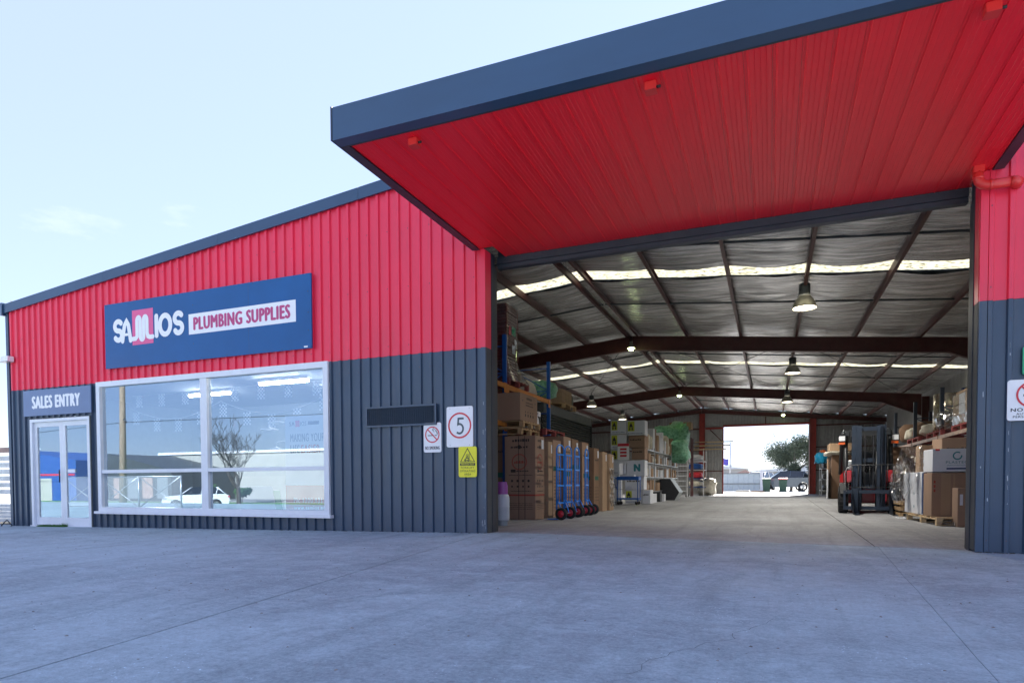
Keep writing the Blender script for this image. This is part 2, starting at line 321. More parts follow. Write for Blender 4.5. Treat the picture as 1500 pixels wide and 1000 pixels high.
class Face:
    """flat print on a plane: origin + x*right + z*up, lifted along the outward normal"""
    def __init__(s, parent, o, right=(1, 0, 0), upv=(0, 0, 1)):
        s.p = parent; s.o = Vector(o); s.r = Vector(right); s.u = Vector(upv); s.n = s.r.cross(s.u)
    def P(s, x, z, off): return s.o+s.r*x+s.u*z+s.n*off
    def mk(s, items, name, m, off): # items: list of (pts2d, faces)
        b = MB()
        for i, (pts, fs) in enumerate(items): b.add([s.P(x, z, off+i*.00015) for x, z in pts], fs)
        return b.build(name, m, s.p)
    def rects(s, rs, name, m, off=.002):
        return s.mk([([(a, b), (c, b), (c, d), (a, d)], [(0, 1, 2, 3)]) for a, b, c, d in rs], name, m, off)
    def polys(s, ps, name, m, off=.002): return s.mk([(p, [tuple(range(len(p)))]) for p in ps], name, m, off)
    @staticmethod
    def rib(pts, w, closed=False, caps=True):
        pts = [Vector(p) for p in pts]; n = len(pts); v = []; f = []
        for i in range(n):
            a = pts[i-1] if (i or closed) else pts[i]; b = pts[(i+1) % n] if (i < n-1 or closed) else pts[i]
            d1 = (pts[i]-a); d2 = (b-pts[i]); d1 = d1.normalized() if d1.length else d2.normalized(); d2 = d2.normalized() if d2.length else d1
            t = (d1+d2).normalized(); nn = Vector((-t.y, t.x)); c = max(.5, nn.dot(Vector((-d1.y, d1.x))))
            v += [pts[i]+nn*w/2/c, pts[i]-nn*w/2/c]
        for i in range(n if closed else n-1): j = (i+1) % n; f.append((2*i+1, 2*j+1, 2*j, 2*i))
        if caps and not closed:
            for e, q in ((0, 1), (n-1, n-2)):
                d = (pts[e]-pts[q]).normalized(); a0 = math.atan2(d.y, d.x)-math.pi/2; b = len(v)
                v += [pts[e]+Vector((math.cos(a0+math.pi*k/8), math.sin(a0+math.pi*k/8)))*w/2 for k in range(9)]; f.append(tuple(range(b, b+9)))
        return [tuple(p) for p in v], f
    def ribs(s, lst, name, m, off=.002): return s.mk([s.rib(*a) for a in lst], name, m, off)
    def text(s, t, x, z, w, h, m, off=.003, name='lettering', bold=0.):
        cu = bpy.data.curves.new('t', 'FONT'); cu.body = t; cu.space_character = 1.14; cu.resolution_u = 3
        o = bpy.data.objects.new('t', cu); me = bpy.data.meshes.new_from_object(o)
        xs = [v.co.x for v in me.vertices]; ys = [v.co.y for v in me.vertices]
        x0, x1, y0, y1 = min(xs), max(xs), min(ys), max(ys)
        base = [((v.co.x-x0)/(x1-x0)*w, (v.co.y-y0)/(y1-y0)*h) for v in me.vertices]; fcs = [tuple(p.vertices) for p in me.polygons]
        bpy.data.objects.remove(o); bpy.data.curves.remove(cu)
        b = MB(); k = bold*h*1.6
        for i, (dx, dz) in enumerate(((0, 0),) if not bold else ((-k, 0), (k, 0), (0, k*.5), (0, -k*.5))): b.add([s.P(x+a+dx, z+c+dz, off+i*.0002) for a, c in base], fcs)
        me = b.mesh(name, m)
        me.materials.clear(); me.materials.append(m); me.name = name
        ob = bpy.data.objects.new(name, me); COL.objects.link(ob); ob.parent = s.p; return ob
def arc(cx, cz, rx, rz_, a0, a1, n=14): return [(cx+rx*math.cos(R(a0+(a1-a0)*i/n)), cz+rz_*math.sin(R(a0+(a1-a0)*i/n))) for i in range(n+1)]
def circ(cx, cz, r, n=36): return [(cx+r*math.cos(2*math.pi*i/n), cz+r*math.sin(2*math.pi*i/n)) for i in range(n)]
def lerp(a, b, t): return a+(b-a)*t
def interp(x, xs, ys):
    if x <= xs[0]: return ys[0]
    for i in range(len(xs)-1):
        if x <= xs[i+1]: return lerp(ys[i], ys[i+1], (x-xs[i])/(xs[i+1]-xs[i]))
    return ys[-1]
F0 = 8.84
def G(X, Y):
    """height of the paved ground"""
    a = interp(X, [-16, -8, -4, 2.2, 7], [-.085, 0, .045, -.02, -.03])
    k = 1-max(0, min(1, (Y-9)/4)) if Y > F0 else max(.3, 1-(F0-Y)/9)
    return a*k + (.0012*max(0, Y-25) if Y > 25 else 0)

# ------------------------------------------------------------------ ground
b = MB()
def gz(Y): return interp(Y, [-14, -3.5], [-1.03, -.14]) if Y < 40 else -.06
ys_ = [-900, -200, -60, -14, -10, -7, -3.5, 0, 45, 80, 300, 2500]; xs_ = [-1500, -200, -60, -20, 0, 20, 60, 200, 1500]
vs_ = [(x, y, gz(y)) for y in ys_ for x in xs_]; n_ = len(xs_)
b.add(vs_, [(j*n_+i, j*n_+i+1, (j+1)*n_+i+1, (j+1)*n_+i) for j in range(len(ys_)-1) for i in range(n_-1)])
b.build('ground', BOUNCEG, kind='structure')
jl = [lambda Y: -46., lambda Y: -7.52-(Y-4.2)*.4256, lambda Y: -2.92-(Y-1.62)*.155, lambda Y: .85+(Y-3.05)*.0655, lambda Y: 14.]
apron = thing('concrete_apron', None, None); apron['kind'] = 'structure'
def slab(fa, fb, y0, y1, nx, ny, m, parent, name='concrete_slab', gap=.006, jag=.012, gap2=None):
    gap2 = gap if gap2 is None else gap2
    b = MB(); vs_ = []
    for j in range(ny+1):
        Y = lerp(y0, y1, j/ny)
        xa = fa(Y)+gap+jag*noise.noise((Y*2.3, fa(4.)*3, 0)); xb = fb(Y)-gap2+jag*noise.noise((Y*2.3, fb(4.)*3, 0))
        for i in range(nx+1):
            x = lerp(xa, xb, i/nx); vs_.append((x, Y, G(x, Y)))
    k = len(vs_)
    b.add(vs_, [(j*(nx+1)+i, j*(nx+1)+i+1, (j+1)*(nx+1)+i+1, (j+1)*(nx+1)+i) for j in range(ny) for i in range(nx)], True)
    edge = [j*(nx+1) for j in range(ny+1)]+[ny*(nx+1)+i for i in range(1, nx+1)]+[j*(nx+1)+nx for j in range(ny-1, -1, -1)]+[i for i in range(nx-1, 0, -1)]
    ring = [b.v[i] for i in edge]; m_ = len(ring)
    b.add(ring+[(p[0], p[1], p[2]-.05) for p in ring], [(i, i+m_, (i+1) % m_+m_, (i+1) % m_) for i in range(m_)])
    return b.build(name, m, parent)
for i in range(4): slab(jl[i], jl[i+1], -3.3, 9.07, 30, 44, CONC, apron, gap=(.006, .007, .006, .0015)[i], gap2=(.007, .006, .0015, .006)[i], jag=.008)
b = MB(); vs_ = []
for j in range(30):
    for i in range(60):
        x = lerp(-46, 14, i/59); y = lerp(-3.3, 10.4, j/29); vs_.append((x, y, G(x, y)-.022))
b.add(vs_, [(j*60+i, j*60+i+1, (j+1)*60+i+1, (j+1)*60+i) for j in range(29) for i in range(59)]); b.build('joint_filler', DIRT, apron)
wfloor = thing('warehouse_floor', None, None); wfloor['kind'] = 'structure'
fj = [lambda Y: -15.2, lambda Y: 1.215+(Y-8.96)*.0162, lambda Y: 6.45]
for i in range(2): slab(fj[i], fj[i+1], 9.085, 44.5, 40, 60, CONCI, wfloor, 'floor_slab', .006, .003)
b = MB().box(-15.2, 6.45, 10.41, 44.5, -.055, -.03); b.build('floor_joint_filler', DIRT, wfloor)
yard = MB().box(-30, 30, 44.52, 92, -.055, .04); yard.build('back_yard_paving', mat('pale_yard_concrete', (.42, .41, .38), .8, var=.15, scale=.8, bump=.2), kind='structure')

# ------------------------------------------------------------------ warehouse
XL, XP, XQ, XR = -15.33, -3.98, 2.19, 6.5
XRG = -4.27
def ztop(x): return 5.74-.0967*abs(x+4.45)          # top of the gable flashing
def zp(x): return 5.62-.092*abs(x-XRG)               # underside of purlins
wh = thing('warehouse', 'long red and navy corrugated metal warehouse with gabled front and wide open doorway', 'warehouse')
PITCHR = .19
def sheet(x0, x1, zb, zt, m, parent, y=F0, name='wall_sheet', flip=1, pitch=PITCHR, depth=.033):
    """ribbed cladding, ribs standing out towards the viewer"""
    prof = []; k0 = math.floor((x0-XL)/pitch)-1
    for k in range(k0, int((x1-XL)/pitch)+2):
        a = XL+k*pitch
        for dx, dy in ((0, 0), (.112, 0), (.124, 1), (.166, 1), (.178, 0)): prof.append((a+dx*pitch/.19, y-dy*depth*flip))
    pts = []
    def yat(x):
        for i in range(len(prof)-1):
            if prof[i][0] <= x <= prof[i+1][0]:
                t = (x-prof[i][0])/(prof[i+1][0]-prof[i][0]+1e-9); return lerp(prof[i][1], prof[i+1][1], t)
        return y
    pts = [(x0, yat(x0))]+[p for p in prof if x0+1e-4 < p[0] < x1-1e-4]+[(x1, yat(x1))]
    f1 = zb if callable(zb) else (lambda x: zb); f2 = zt if callable(zt) else (lambda x: zt)
    b = MB(); vs_ = [(x, yy, f1(x)) for x, yy in pts]+[(x, yy, f2(x)) for x, yy in pts]; n = len(pts)
    b.add(vs_, [(i, i+1, n+i+1, n+i) for i in range(n-1)]); return b.build(name, m, parent)
def sheets(x0, x1, zb, zt, m, parent, w=PITCHR*4, **k):
    s0 = math.floor((x0-XL)/w); x = x0
    while x < x1-1e-3:
        s0 += 1; nx = min(x1, XL+s0*w)
        if nx-x > 1e-3: sheet(x, nx, zb, zt, m, parent, **k)
        x = max(nx, x+1e-4)
zr = lambda x: ztop(x)-.10
gnd = lambda x: G(x, F0)-.012
ZC = 2.842
sheets(XL+.07, XP-.03, ZC, zr, RED, wh)
sheets(XL+.07, -14.66, gnd, ZC-.003, NAVY, wh)
sheets(-14.66, -12.72, 2.215, ZC-.003, NAVY, wh)
sheets(-12.72, -12.50, gnd, ZC-.003, NAVY, wh)
sheets(-12.50, -6.84, gnd, .255, NAVY, wh)
sheets(-6.84, XP-.03, gnd, ZC-.003, NAVY, wh)
sheets(XQ+.03, XR, ZC, zr, RED, wh); sheets(XQ+.03, XR, gnd, ZC-.003, NAVY, wh)
sheets(XP-.03, XQ+.03, 4.33, zr, RED, wh, name='head_sheet')
# thin shadow-line flashing strip between colours
# screws
b = MB()
for z in (.12, 1.46, 2.62):
    k = 0
    x = XL+.145
    while x < XR:
        k += 1
        inw = (-12.5 < x < -6.84 and z > .2) or (-14.66 < x < -12.72) or (XP-.05 < x < XQ+.05)
        if not inw and k % 1 == 0: b.box(x-.006, x+.006, F0-.036, F0-.028, z-.006, z+.006)
        x += PITCHR
x = XL+.145
while x < XR:
    for z in (2.99, 3.9, 4.8):
        if z < zr(x)-.1 and not (XP < x < XQ): b.box(x-.006, x+.006, F0-.036, F0-.028, z-.006, z+.006)
    x += PITCHR*2
b.build('cladding_screws', mat('screw_head', (.10, .05, .06), .5), wh, kind='stuff')
# gable flashing in segments (two pitches), returning over the wall
def barge(x0, x1, parent):
    b = MB()
    for (ya, yb, za, zb_) in ((F0-.075, F0-.045, -.19, 0), (F0-.045, F0+.12, -.02, 0)):
        b.add([(x0, ya, ztop(x0)+za), (x1, ya, ztop(x1)+za), (x1, yb, ztop(x1)+za), (x0, yb, ztop(x0)+za), (x0, ya, ztop(x0)+zb_), (x1, ya, ztop(x1)+zb_), (x1, yb, ztop(x1)+zb_), (x0, yb, ztop(x0)+zb_)],
              [(0, 3, 2, 1), (4, 5, 6, 7), (0, 1, 5, 4), (1, 2, 6, 5), (2, 3, 7, 6), (3, 0, 4, 7)])
    b.build('gable_flashing', FASC, parent)
for a, c in ((XL-.05, -12.2), (-12.2, -9.2), (-9.2, -6.2), (-6.2, -4.45), (-4.45, -1.4), (-1.4, 1.6), (1.6, 4.6), (4.6, XR+.1)): barge(a+.002, c-.002, wh)
MB().box(XL-.07, XL+.0, F0-.10, F0+.2, ztop(XL)-.24, ztop(XL)+.03).build('gutter_end', FASC, wh)
# corner trims
MB().box(XL-.015, XL+.07, F0-.034, F0+.05, -.1, ZC-.001).build('corner_flashing', NAVY, wh)
MB().box(XL-.015, XL+.07, F0-.034, F0+.05, ZC+.001, ztop(XL)-.19).build('corner_flashing', NAVY, wh)
for xa, xb in ((XP-.075, XP+.001), (XQ-.001, XQ+.075)):
    MB().box(xa, xb, F0-.036, F0-.001, -.03 if xa > 0 else .03, ZC-.001).build('corner_flashing', NAVY, wh)
    MB().box(xa, xb, F0-.036, F0-.001, ZC+.001, 4.29).build('corner_flashing', RED, wh)
# reveals of the doorway: coloured return, then the dark steel frame
for s, xo in ((1, XP), (-1, XQ)):
    xa, xb = sorted((xo-.0, xo+.004*s))
    MB().box(xa+.001*s, xb+.001*s, F0-.001, F0+.17, .0, ZC-.001).build('door_reveal', DGREY, wh)
    MB().box(xa+.001*s, xb+.001*s, F0-.001, F0+.17, ZC+.001, 4.29).build('door_reveal', RED, wh)
    xa, xb = sorted((xo-.15*s, xo+.012*s))
    MB().box(xa, xb, F0+.172, F0+.30, -.02, 4.30).build('door_frame_post', NAVYD, wh)
    xa, xb = sorted((xo-.15*s, xo-.01*s)); MB().box(xa, xb, F0+.301, F0+.44, -.02, 4.12).build('door_track', DARK, wh)
MB().box(XP+.014, XQ-.014, F0+.40, F0+.44, 4.20, 4.305).build('door_lintel', NAVYD, wh)
MB().box(XP+.014, XQ-.014, F0+.415, F0+.52, 4.135, 4.196).build('door_lintel', NAVYD, wh)
MB().box(XP+.014, XQ-.014, F0+.44, F0+.50, 4.20, 4.50).build('door_lintel', NAVYD, wh)
# side walls, back wall
def side(x, name, flip):
    b = MB(); prof = []
    y = F0+.05
    while y < 44.4:
        prof += [(y, 0), (y+.112, 0), (y+.124, 1), (y+.166, 1), (y+.178, 0)]; y += .19
    z1 = zp(x)+.19
    vs_ = [(x+flip*.028*d, y, 0) for y, d in prof]+[(x+flip*.028*d, y, z1) for y, d in prof]; n = len(prof)
    b.add(vs_, [(i, i+1, n+i+1, n+i) for i in range(n-1)]); b.build(name, ZINC, wh)
side(XL+.03, 'side_wall', -1); side(XR-.03, 'side_wall', 1)
YB = 44.5
zb_ = lambda x: zp(x)+.15
sheets(XL+.03, -2.91, 0.02, zb_, ZINC, wh, y=YB, flip=1, depth=.06, name='back_wall_sheet')
sheets(-2.91, 2.20, 4.42, zb_, ZINC, wh, y=YB, flip=1, depth=.06, name='back_wall_sheet')
sheets(2.20, XR, 0.02, zb_, ZINC, wh, y=YB, flip=1, depth=.06, name='back_wall_sheet')
# roof: sheets with translucent strips
SK = [(14.72, 15.48), (26.5, 27.3), (35.7, 36.5)]
def roofpiece(y0, y1, m, name, z=.205, xa=XL-.1, xb=XR+.1):
    for a, c in ((xa, XRG), (XRG, xb)):
        b = MB(); b.add([(a, y0, zp(a)+z), (c, y0, zp(c)+z), (c, y1, zp(c)+z), (a, y1, zp(a)+z)], [(0, 1, 2, 3)]); b.build(name, m, wh)
ya = F0+.121
for s0, s1 in SK: roofpiece(ya, s0, ZINC, 'roof_sheet'); ya = s1
roofpiece(ya, YB+.2, ZINC, 'roof_sheet')
PX = [-13.7, -12.15, -10.6, -9.05, -7.45, -5.85, -4.27, -2.55, -.93, .66, 2.25, 3.87, 5.4]
for s0, s1 in SK:
    edges = [XL]+PX+[XR]
    for a, c in zip(edges[:-1], edges[1:]):
        b = MB(); n = 8
        vs_ = []
        for j in range(5):
            y = lerp(s0-.01, s1+.01, j/4)
            for i in range(n+1):
                x = lerp(a, c, i/n); vs_.append((x, y, zp(x)+.19-.03*math.sin(math.pi*i/n)+.004*((j*7+i*3) % 3)))
        b.add(vs_, [(j*(n+1)+i, j*(n+1)+i+1, (j+1)*(n+1)+i+1, (j+1)*(n+1)+i) for j in range(4) for i in range(n)], True)
        b.build('skylight_sheet', SKYL, wh)
# foil blanket sagging between the purlins
edges = [XL+.05]+PX+[XR-.02]
ybreaks = [F0+.15]+[v for s in SK for v in s]+[YB-.05]
for a, c in zip(edges[:-1], edges[1:]):
    for k in range(0, len(ybreaks), 2):
        y0, y1 = ybreaks[k], ybreaks[k+1]; ny = int((y1-y0)/.055); n = 8; b = MB(); vs_ = []
        for j in range(ny+1):
            y = lerp(y0, y1, j/ny)
            for i in range(n+1):
                x = lerp(a, c, i/n); t = math.sin(math.pi*i/n)
                vs_.append((x, y, zp(x)+.165-t*(.055+.05*noise.noise((x*.5, y*.9, 0)))+(.15+t)*(.045*noise.noise((x*.6, y*2.9, 4))+.020*noise.noise((x*1.3+3, y*7.5, 8)))))
        b.add(vs_, [(j*(n+1)+i, j*(n+1)+i+1, (j+1)*(n+1)+i+1, (j+1)*(n+1)+i) for j in range(ny) for i in range(n)], True)
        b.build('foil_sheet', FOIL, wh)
def csec(b, x, y0, y1, s=1, dep=.17, fl=.065):
    z = zp(x)
    b.box(x-.003, x+.003, y0, y1, z+.003, z+dep-.003); x0, x1 = sorted((x, x+fl*s)); b.box(x0, x1, y0, y1, z, z+.003); b.box(x0, x1, y0, y1, z+dep-.003, z+dep)
    xl0, xl1 = sorted((x+fl*s, x+(fl-.003)*s)); b.box(xl0, xl1, y0, y1, z+.003, z+.022)
Y1, Y2 = 21.24, 33.15
for x in PX:
    for y0, y1 in ((F0+.16, Y1), (Y1, Y2), (Y2, YB-.03)):
        if abs(x-XRG) < .01:
            for dx, s in ((-.14, -1), (.14, 1)): b = MB(); csec(b, x+dx, y0, y1, s); b.build('purlin', MAROON, wh)
        else: b = MB(); csec(b, x, y0, y1, 1 if x > XRG else -1); b.build('purlin', MAROON, wh)
# bridging bars between purlins
for yb in (13.0, 17.4, 24.6, 29.3, 39.5):
    for a, c in zip(PX[:-1], PX[1:]):
        if a < -11: continue
        b = MB(); h0 = .05
        b.add([(a+.02, yb-.02, zp(a)+h0), (c-.02, yb-.02, zp(c)+h0), (c-.02, yb+.02, zp(c)+h0), (a+.02, yb+.02, zp(a)+h0), (a+.02, yb-.02, zp(a)+h0+.04), (c-.02, yb-.02, zp(c)+h0+.04), (c-.02, yb+.02, zp(c)+h0+.04), (a+.02, yb+.02, zp(a)+h0+.04)],
              [(0, 3, 2, 1), (4, 5, 6, 7), (0, 1, 5, 4), (1, 2, 6, 5), (2, 3, 7, 6), (3, 0, 4, 7)])
        b.build('bridging_bar', DGREY, wh)
# portal frames
def rafter(y, x0, x1, d0, d1, name='rafter', fw_=.17, m=MAROON):
    """I-beam following the roof pitch; depth d0 at x0 and d1 at x1"""
    b = MB()
    def bar(ya, yb, t0, t1, u0, u1):   # offsets below zp for top/bottom
        b.add([(x0, ya, zp(x0)-u0), (x1, ya, zp(x1)-u1), (x1, yb, zp(x1)-u1), (x0, yb, zp(x0)-u0), (x0, ya, zp(x0)-t0), (x1, ya, zp(x1)-t1), (x1, yb, zp(x1)-t1), (x0, yb, zp(x0)-t0)],
              [(0, 3, 2, 1), (4, 5, 6, 7), (0, 1, 5, 4), (1, 2, 6, 5), (2, 3, 7, 6), (3, 0, 4, 7)])
    bar(y-fw_/2, y+fw_/2, .002, .002, .016, .016); bar(y-.006, y+.006, .016, .016, d0-.014, d1-.014); bar(y-fw_/2, y+fw_/2, d0-.014, d1-.014, d0, d1)
    b.build(name, m, wh)
for y in (Y1, Y2):
    rafter(y, XRG+.012, 4.6, .46, .42); rafter(y, 4.6, XR-.33, .42, .95); rafter(y, XRG-.012, -13.2, .46, .42); rafter(y, -13.2, XL+.4, .42, .95)
    MB().box(XRG-.011, XRG+.011, y-.10, y+.10, zp(XRG)-.50, zp(XRG)-.003).build('ridge_plate', MAROON, wh)
    for x in (XR-.32, XL+.06):
        b = MB(); b.box(x, x+.014, y-.09, y+.09, 0, 4.55); b.box(x+.014, x+.266, y-.006, y+.006, 0, 4.55); b.box(x+.266, x+.28, y-.09, y+.09, 0, 4.55); b.build('column', MAROON, wh)
for y in (YB-.25,):
    rafter(y, XRG+.01, XR-.05, .24, .24); rafter(y, XRG-.01, XL+.1, .24, .24)
for x, w in ((-4.42, .36), (2.26, .36)):
    b = MB(); b.box(x, x+.02, YB-.34, YB-.15, .02, zp(x)-.25); b.box(x+.02, x+w-.02, YB-.25, YB-.24, .02, zp(x)-.25); b.box(x+w-.02, x+w, YB-.34, YB-.15, .02, zp(x+w)-.25); b.build('column', mat('red_end_column', (.23, .025, .02), .5, var=.2, dirt=.15), wh)
REDST = MATS['red_end_column']
for z in (1.50, 2.95):
    MB().box(XL+.1, -2.95, YB-.13, YB-.04, z, z+.06).build('girt', MAROON, wh)
    MB().box(2.63, XR-.1, YB-.13, YB-.04, z, z+.06).build('girt', MAROON, wh)
MB().box(-4.05, -2.92, YB-.14, YB-.03, 4.30, 4.42).build('girt', REDST, wh); MB().box(-2.92, 2.25, YB-.20, YB-.03, 4.42, 4.55).build('door_head', REDST, wh)
MB().box(2.63, XR-.1, YB-.14, YB-.03, 4.3, 4.38).build('girt', MAROON, wh); MB().box(XL+.1, -4.45, YB-.14, YB-.03, 4.3, 4.38).build('girt', MAROON, wh)
MB().tube([(-3.75, YB-.1, 4.28), (-2.95, YB-.1, 3.45)], .03, 6).build('diagonal_brace', MAROON, wh)
MB().box(-.35, -.29, YB-.14, YB-.04, 4.56, 5.0).build('girt', MAROON, wh)
MB().box(-2.96, -2.89, YB-.06, YB+.06, .02, 4.42).build('back_door_jamb', REDST, wh)
# roof bracing rods
for (xa, ya, xb, yb) in ((-4.0, Y1+.3, .6, Y2-.3), (.6, Y1+.3, -4.0, Y2-.3), (.7, Y1+.3, 5.4, Y2-.3), (5.4, Y1+.3, .7, Y2-.3), (-4.5, Y1+.3, -9.0, Y2-.3), (-9.0, Y1+.3, -4.5, Y2-.3)):
    MB().tube([(xa, ya, zp(xa)-.03), (xb, yb, zp(xb)-.03)], .011, 5).build('brace_rod', DARK, wh)
MB().tube([(XRG, F0+.3, zp(XRG)-.04), (XRG, 20.5, zp(XRG)-.02)], .012, 5).build('power_conduit', DARK, wh)

# ------------------------------------------------------------------ canopy (part of the warehouse)
CX0, CX1, CYF, CZ = -4.16, 2.34, 5.456, 4.30
can = bpy.data.objects.new('canopy', None); COL.objects.link(can); can.parent = wh
ZTOP = 4.62
# fascia with a return lip underneath; three lengths
xs2 = [CX0, -2.0, 1.0, CX1+.4]
CX1F = CX1+.04
for a, c in ((CX0, -1.72), (-1.7199, 1.4), (1.4001, CX1F)):
    b = MB(); b.box(a, c, CYF, CYF+.02, CZ-.01, ZTOP); b.box(a, c, CYF+.02, CYF+.14, CZ-.01, CZ+.004); b.box(a, c, CYF+.02, CYF+.10, ZTOP-.02, ZTOP); b.build('fascia', FASC, can)
MB().box(CX0+.001, CX1F-.001, CYF+.1405, CYF+.16, CZ-.012, CZ+.05).build('drip_edge', DARK, can)
for x0, x1 in ((CX0-.02, CX0-.001), (CX1F+.001, CX1F+.02)):
    b = MB(); b.box(x0, x1, CYF-.004, F0-.04, CZ-.01, ZTOP+.01)
    xi0, xi1 = (CX0, CX0+.09) if x0 < 0 else (CX1F-.09, CX1F)
    b.box(xi0, xi1, CYF+.165, F0-.04, CZ-.011, CZ+.002); b.build('side_flashing', NAVYD, can)
b = MB(); b.box(CX0, CX1F, CYF+.021, F0-.04, ZTOP-.05, ZTOP-.03); b.build('canopy_roof', ZINC, can)
# soffit: flat pans with a small double rib at every joint, each pan a panel
pw = .225; x = CX0+.09; k = 0
while x < CX1F-.09-.01:
    x1 = min(x+pw, CX1F-.09); y0, y1 = CYF+.16, (F0+.42 if XP-.001 < x and min(x+pw, CX1F-.09) < XQ+.06 else F0-.04)
    zj = CZ+.008+random.uniform(-.0012, .0012)
    pr = [(x, zj+.02), (x+.001, zj), (x+.022, zj), (x+.026, zj-.009), (x+.034, zj-.009), (x+.038, zj)]
    for q in range(1, 4): xx = x+.038+(x1-x-.04)*q/4; pr += [(xx-.006, zj), (xx, zj+.0025), (xx+.006, zj)]
    pr += [(x1-.001, zj), (x1-.0005, zj+.02)]
    pr = [p for p in pr if p[0] <= x1]
    b = MB(); n = len(pr); b.add([(p[0], y0, p[1]) for p in pr]+[(p[0], y1, p[1]) for p in pr], [(i, i+1, n+i+1, n+i) for i in range(n-1)]); b.build('soffit_panel', REDS, can)
    x = x1+.0005; k += 1

# ------------------------------------------------------------------ shop window
WX0, WX1, WZ0, WZ1 = -12.495, -6.848, .248, 2.844
win = bpy.data.objects.new('window', None); COL.objects.link(win); win.parent = wh
def framebar(x0, x1, z0, z1, y0=F0-.07, y1=F0+.06, name='frame_bar', p=win): MB().box(x0, x1, y0, y1, z0, z1).build(name, WFRAME, p)
framebar(WX0, WX1, WZ1-.10, WZ1); framebar(WX0, WX1, WZ0+.03, WZ0+.11); framebar(WX0, WX0+.10, WZ0+.111, WZ1-.101); framebar(WX1-.10, WX1, WZ0+.111, WZ1-.101)
framebar(WX0-.08, WX1+.05, WZ0-.02, WZ0+.029, F0-.11, F0+.05, 'sill')
MX0, MX1 = -9.72, -9.56
framebar(MX0, MX1, WZ0+.111, WZ1-.101, F0-.06, F0+.05); 
for a, c in ((WX0+.101, MX0-.001), (MX1+.001, WX1-.101)): framebar(a, c, 1.035, 1.10, F0-.055, F0+.045)
TILT = R(.0)
def pane(x0, x1, z0, z1, p, y=F0-.005):
    b = MB(); b.add([(x0, y, z0), (x1, y, z0), (x1, y, z1), (x0, y, z1)], [(0, 1, 2, 3)]); return b.build('pane', GLASS, p)
for a, c in ((WX0+.10, MX0), (MX1, WX1-.10)): pane(a, c, WZ0+.11, 1.035, win); pane(a, c, 1.10, WZ1-.10, win)

# sales door
door = bpy.data.objects.new('entry_door', None); COL.objects.link(door); door.parent = wh
DX0, DX1, DZ = -14.60, -12.74, 2.19
gd = -.075
def db(x0, x1, z0, z1, y0, y1, n='door_frame'): MB().box(x0, x1, y0, y1, z0, z1).build(n, WFRAME, door)
db(DX0, DX1, DZ-.06, DZ, F0-.05, F0+.09); db(DX0, DX0+.07, gd, DZ-.061, F0-.05, F0+.09); db(DX1-.06, DX1, gd, DZ-.061, F0-.05, F0+.09)
db(DX0-.02, DX1+.02, gd-.02, gd+.03, F0-.08, F0+.1, 'threshold')
MB().box(DX1+.001, -12.705, F0-.05, F0+.05, gd, 2.2).build('door_frame', DGREY, door); MB().box(-14.655, DX0-.001, F0-.05, F0+.05, gd, 2.2).build('door_frame', NAVY, door)
for x0, x1 in ((DX0+.071, -13.64), (-13.635, DX1-.061)):
    b = MB(); y0, y1 = F0+.0, F0+.045; zb0 = gd+.031; zt = DZ-.062
    b.box(x0, x0+.09, y0, y1, zb0, zt); b.box(x1-.09, x1, y0, y1, zb0, zt); b.box(x0+.09, x1-.09, y0, y1, zb0, zb0+.17); b.box(x0+.09, x1-.09, y0, y1, zt-.10, zt); b.build('door_leaf_frame', WFRAME, door)
    pane(x0+.09, x1-.09, zb0+.17, zt-.10, door, F0+.02)
MB().tube([(-13.69, F0-.045, .86), (-13.69, F0-.045, 1.12)], .012, 8).build('handle', DARK, door)
b = MB(); b.box(-13.50, -13.27, F0+.0, F0+.005, 1.06, 1.13); b.build('notice_strip', WHITE, door)
# shop room seen through the glass
room = MB(); room.box(XL+.1, -6.70, F0+4.6, F0+4.65, -.05, 2.95); room.build('shop_back_wall', SHOPW, wh)
MB().box(XL+.1, -6.70, F0+.05, F0+4.6, 2.90, 2.95).build('shop_ceiling', CEIL, wh)
MB().box(-6.75, -6.70, F0+.05, F0+4.6, 0.02, 2.90).build('shop_side_wall', SHOPW, wh)
MB().box(XL+.1, XL+.12, F0+.05, F0+4.6, 0.02, 2.90).build('shop_side_wall', SHOPW, wh)
MB().box(XL+.12, -6.75, F0+.06, F0+4.6, .012, .03).build('shop_floor', SHOPF, wh)

# ------------------------------------------------------------------ signs and fittings on the front
YS = F0-.032
def panel(name, label, cat, x0, x1, z0, z1, m, y=YS, th=.012, rad=.03, tilt=0.):
    t = thing(name, label, cat, ((x0+x1)/2, y, (z0+z1)/2)); w, h = (x1-x0)/2, (z1-z0)/2
    poly = []
    if rad:
        for cx, cz, a in ((w-rad, h-rad, 0), (-w+rad, h-rad, 90), (-w+rad, -h+rad, 180), (w-rad, -h+rad, 270)): poly += arc(cx, cz, rad, rad, a, a+90, 4)
    else: poly = [(-w, -h), (w, -h), (w, h), (-w, h)]
    MB().prism(poly, -th, 0, 'Y').build('sign_plate', m, t); t.rotation_euler = (0, tilt, 0)
    return t, Face(t, (-w, -th, -h))
SX0, SX1, SZ0, SZ1 = -12.181, -7.159, 3.083, 4.331
t, f = panel('company_sign', 'long blue sign board with white pipe-style lettering above the big shop window', 'sign', SX0, SX1, SZ0, SZ1, SIGNB, F0-.045, .03, 0)
# pixel-to-board mapping: letters placed at their measured spots
def sbx(u): return u*(SX1-SX0)
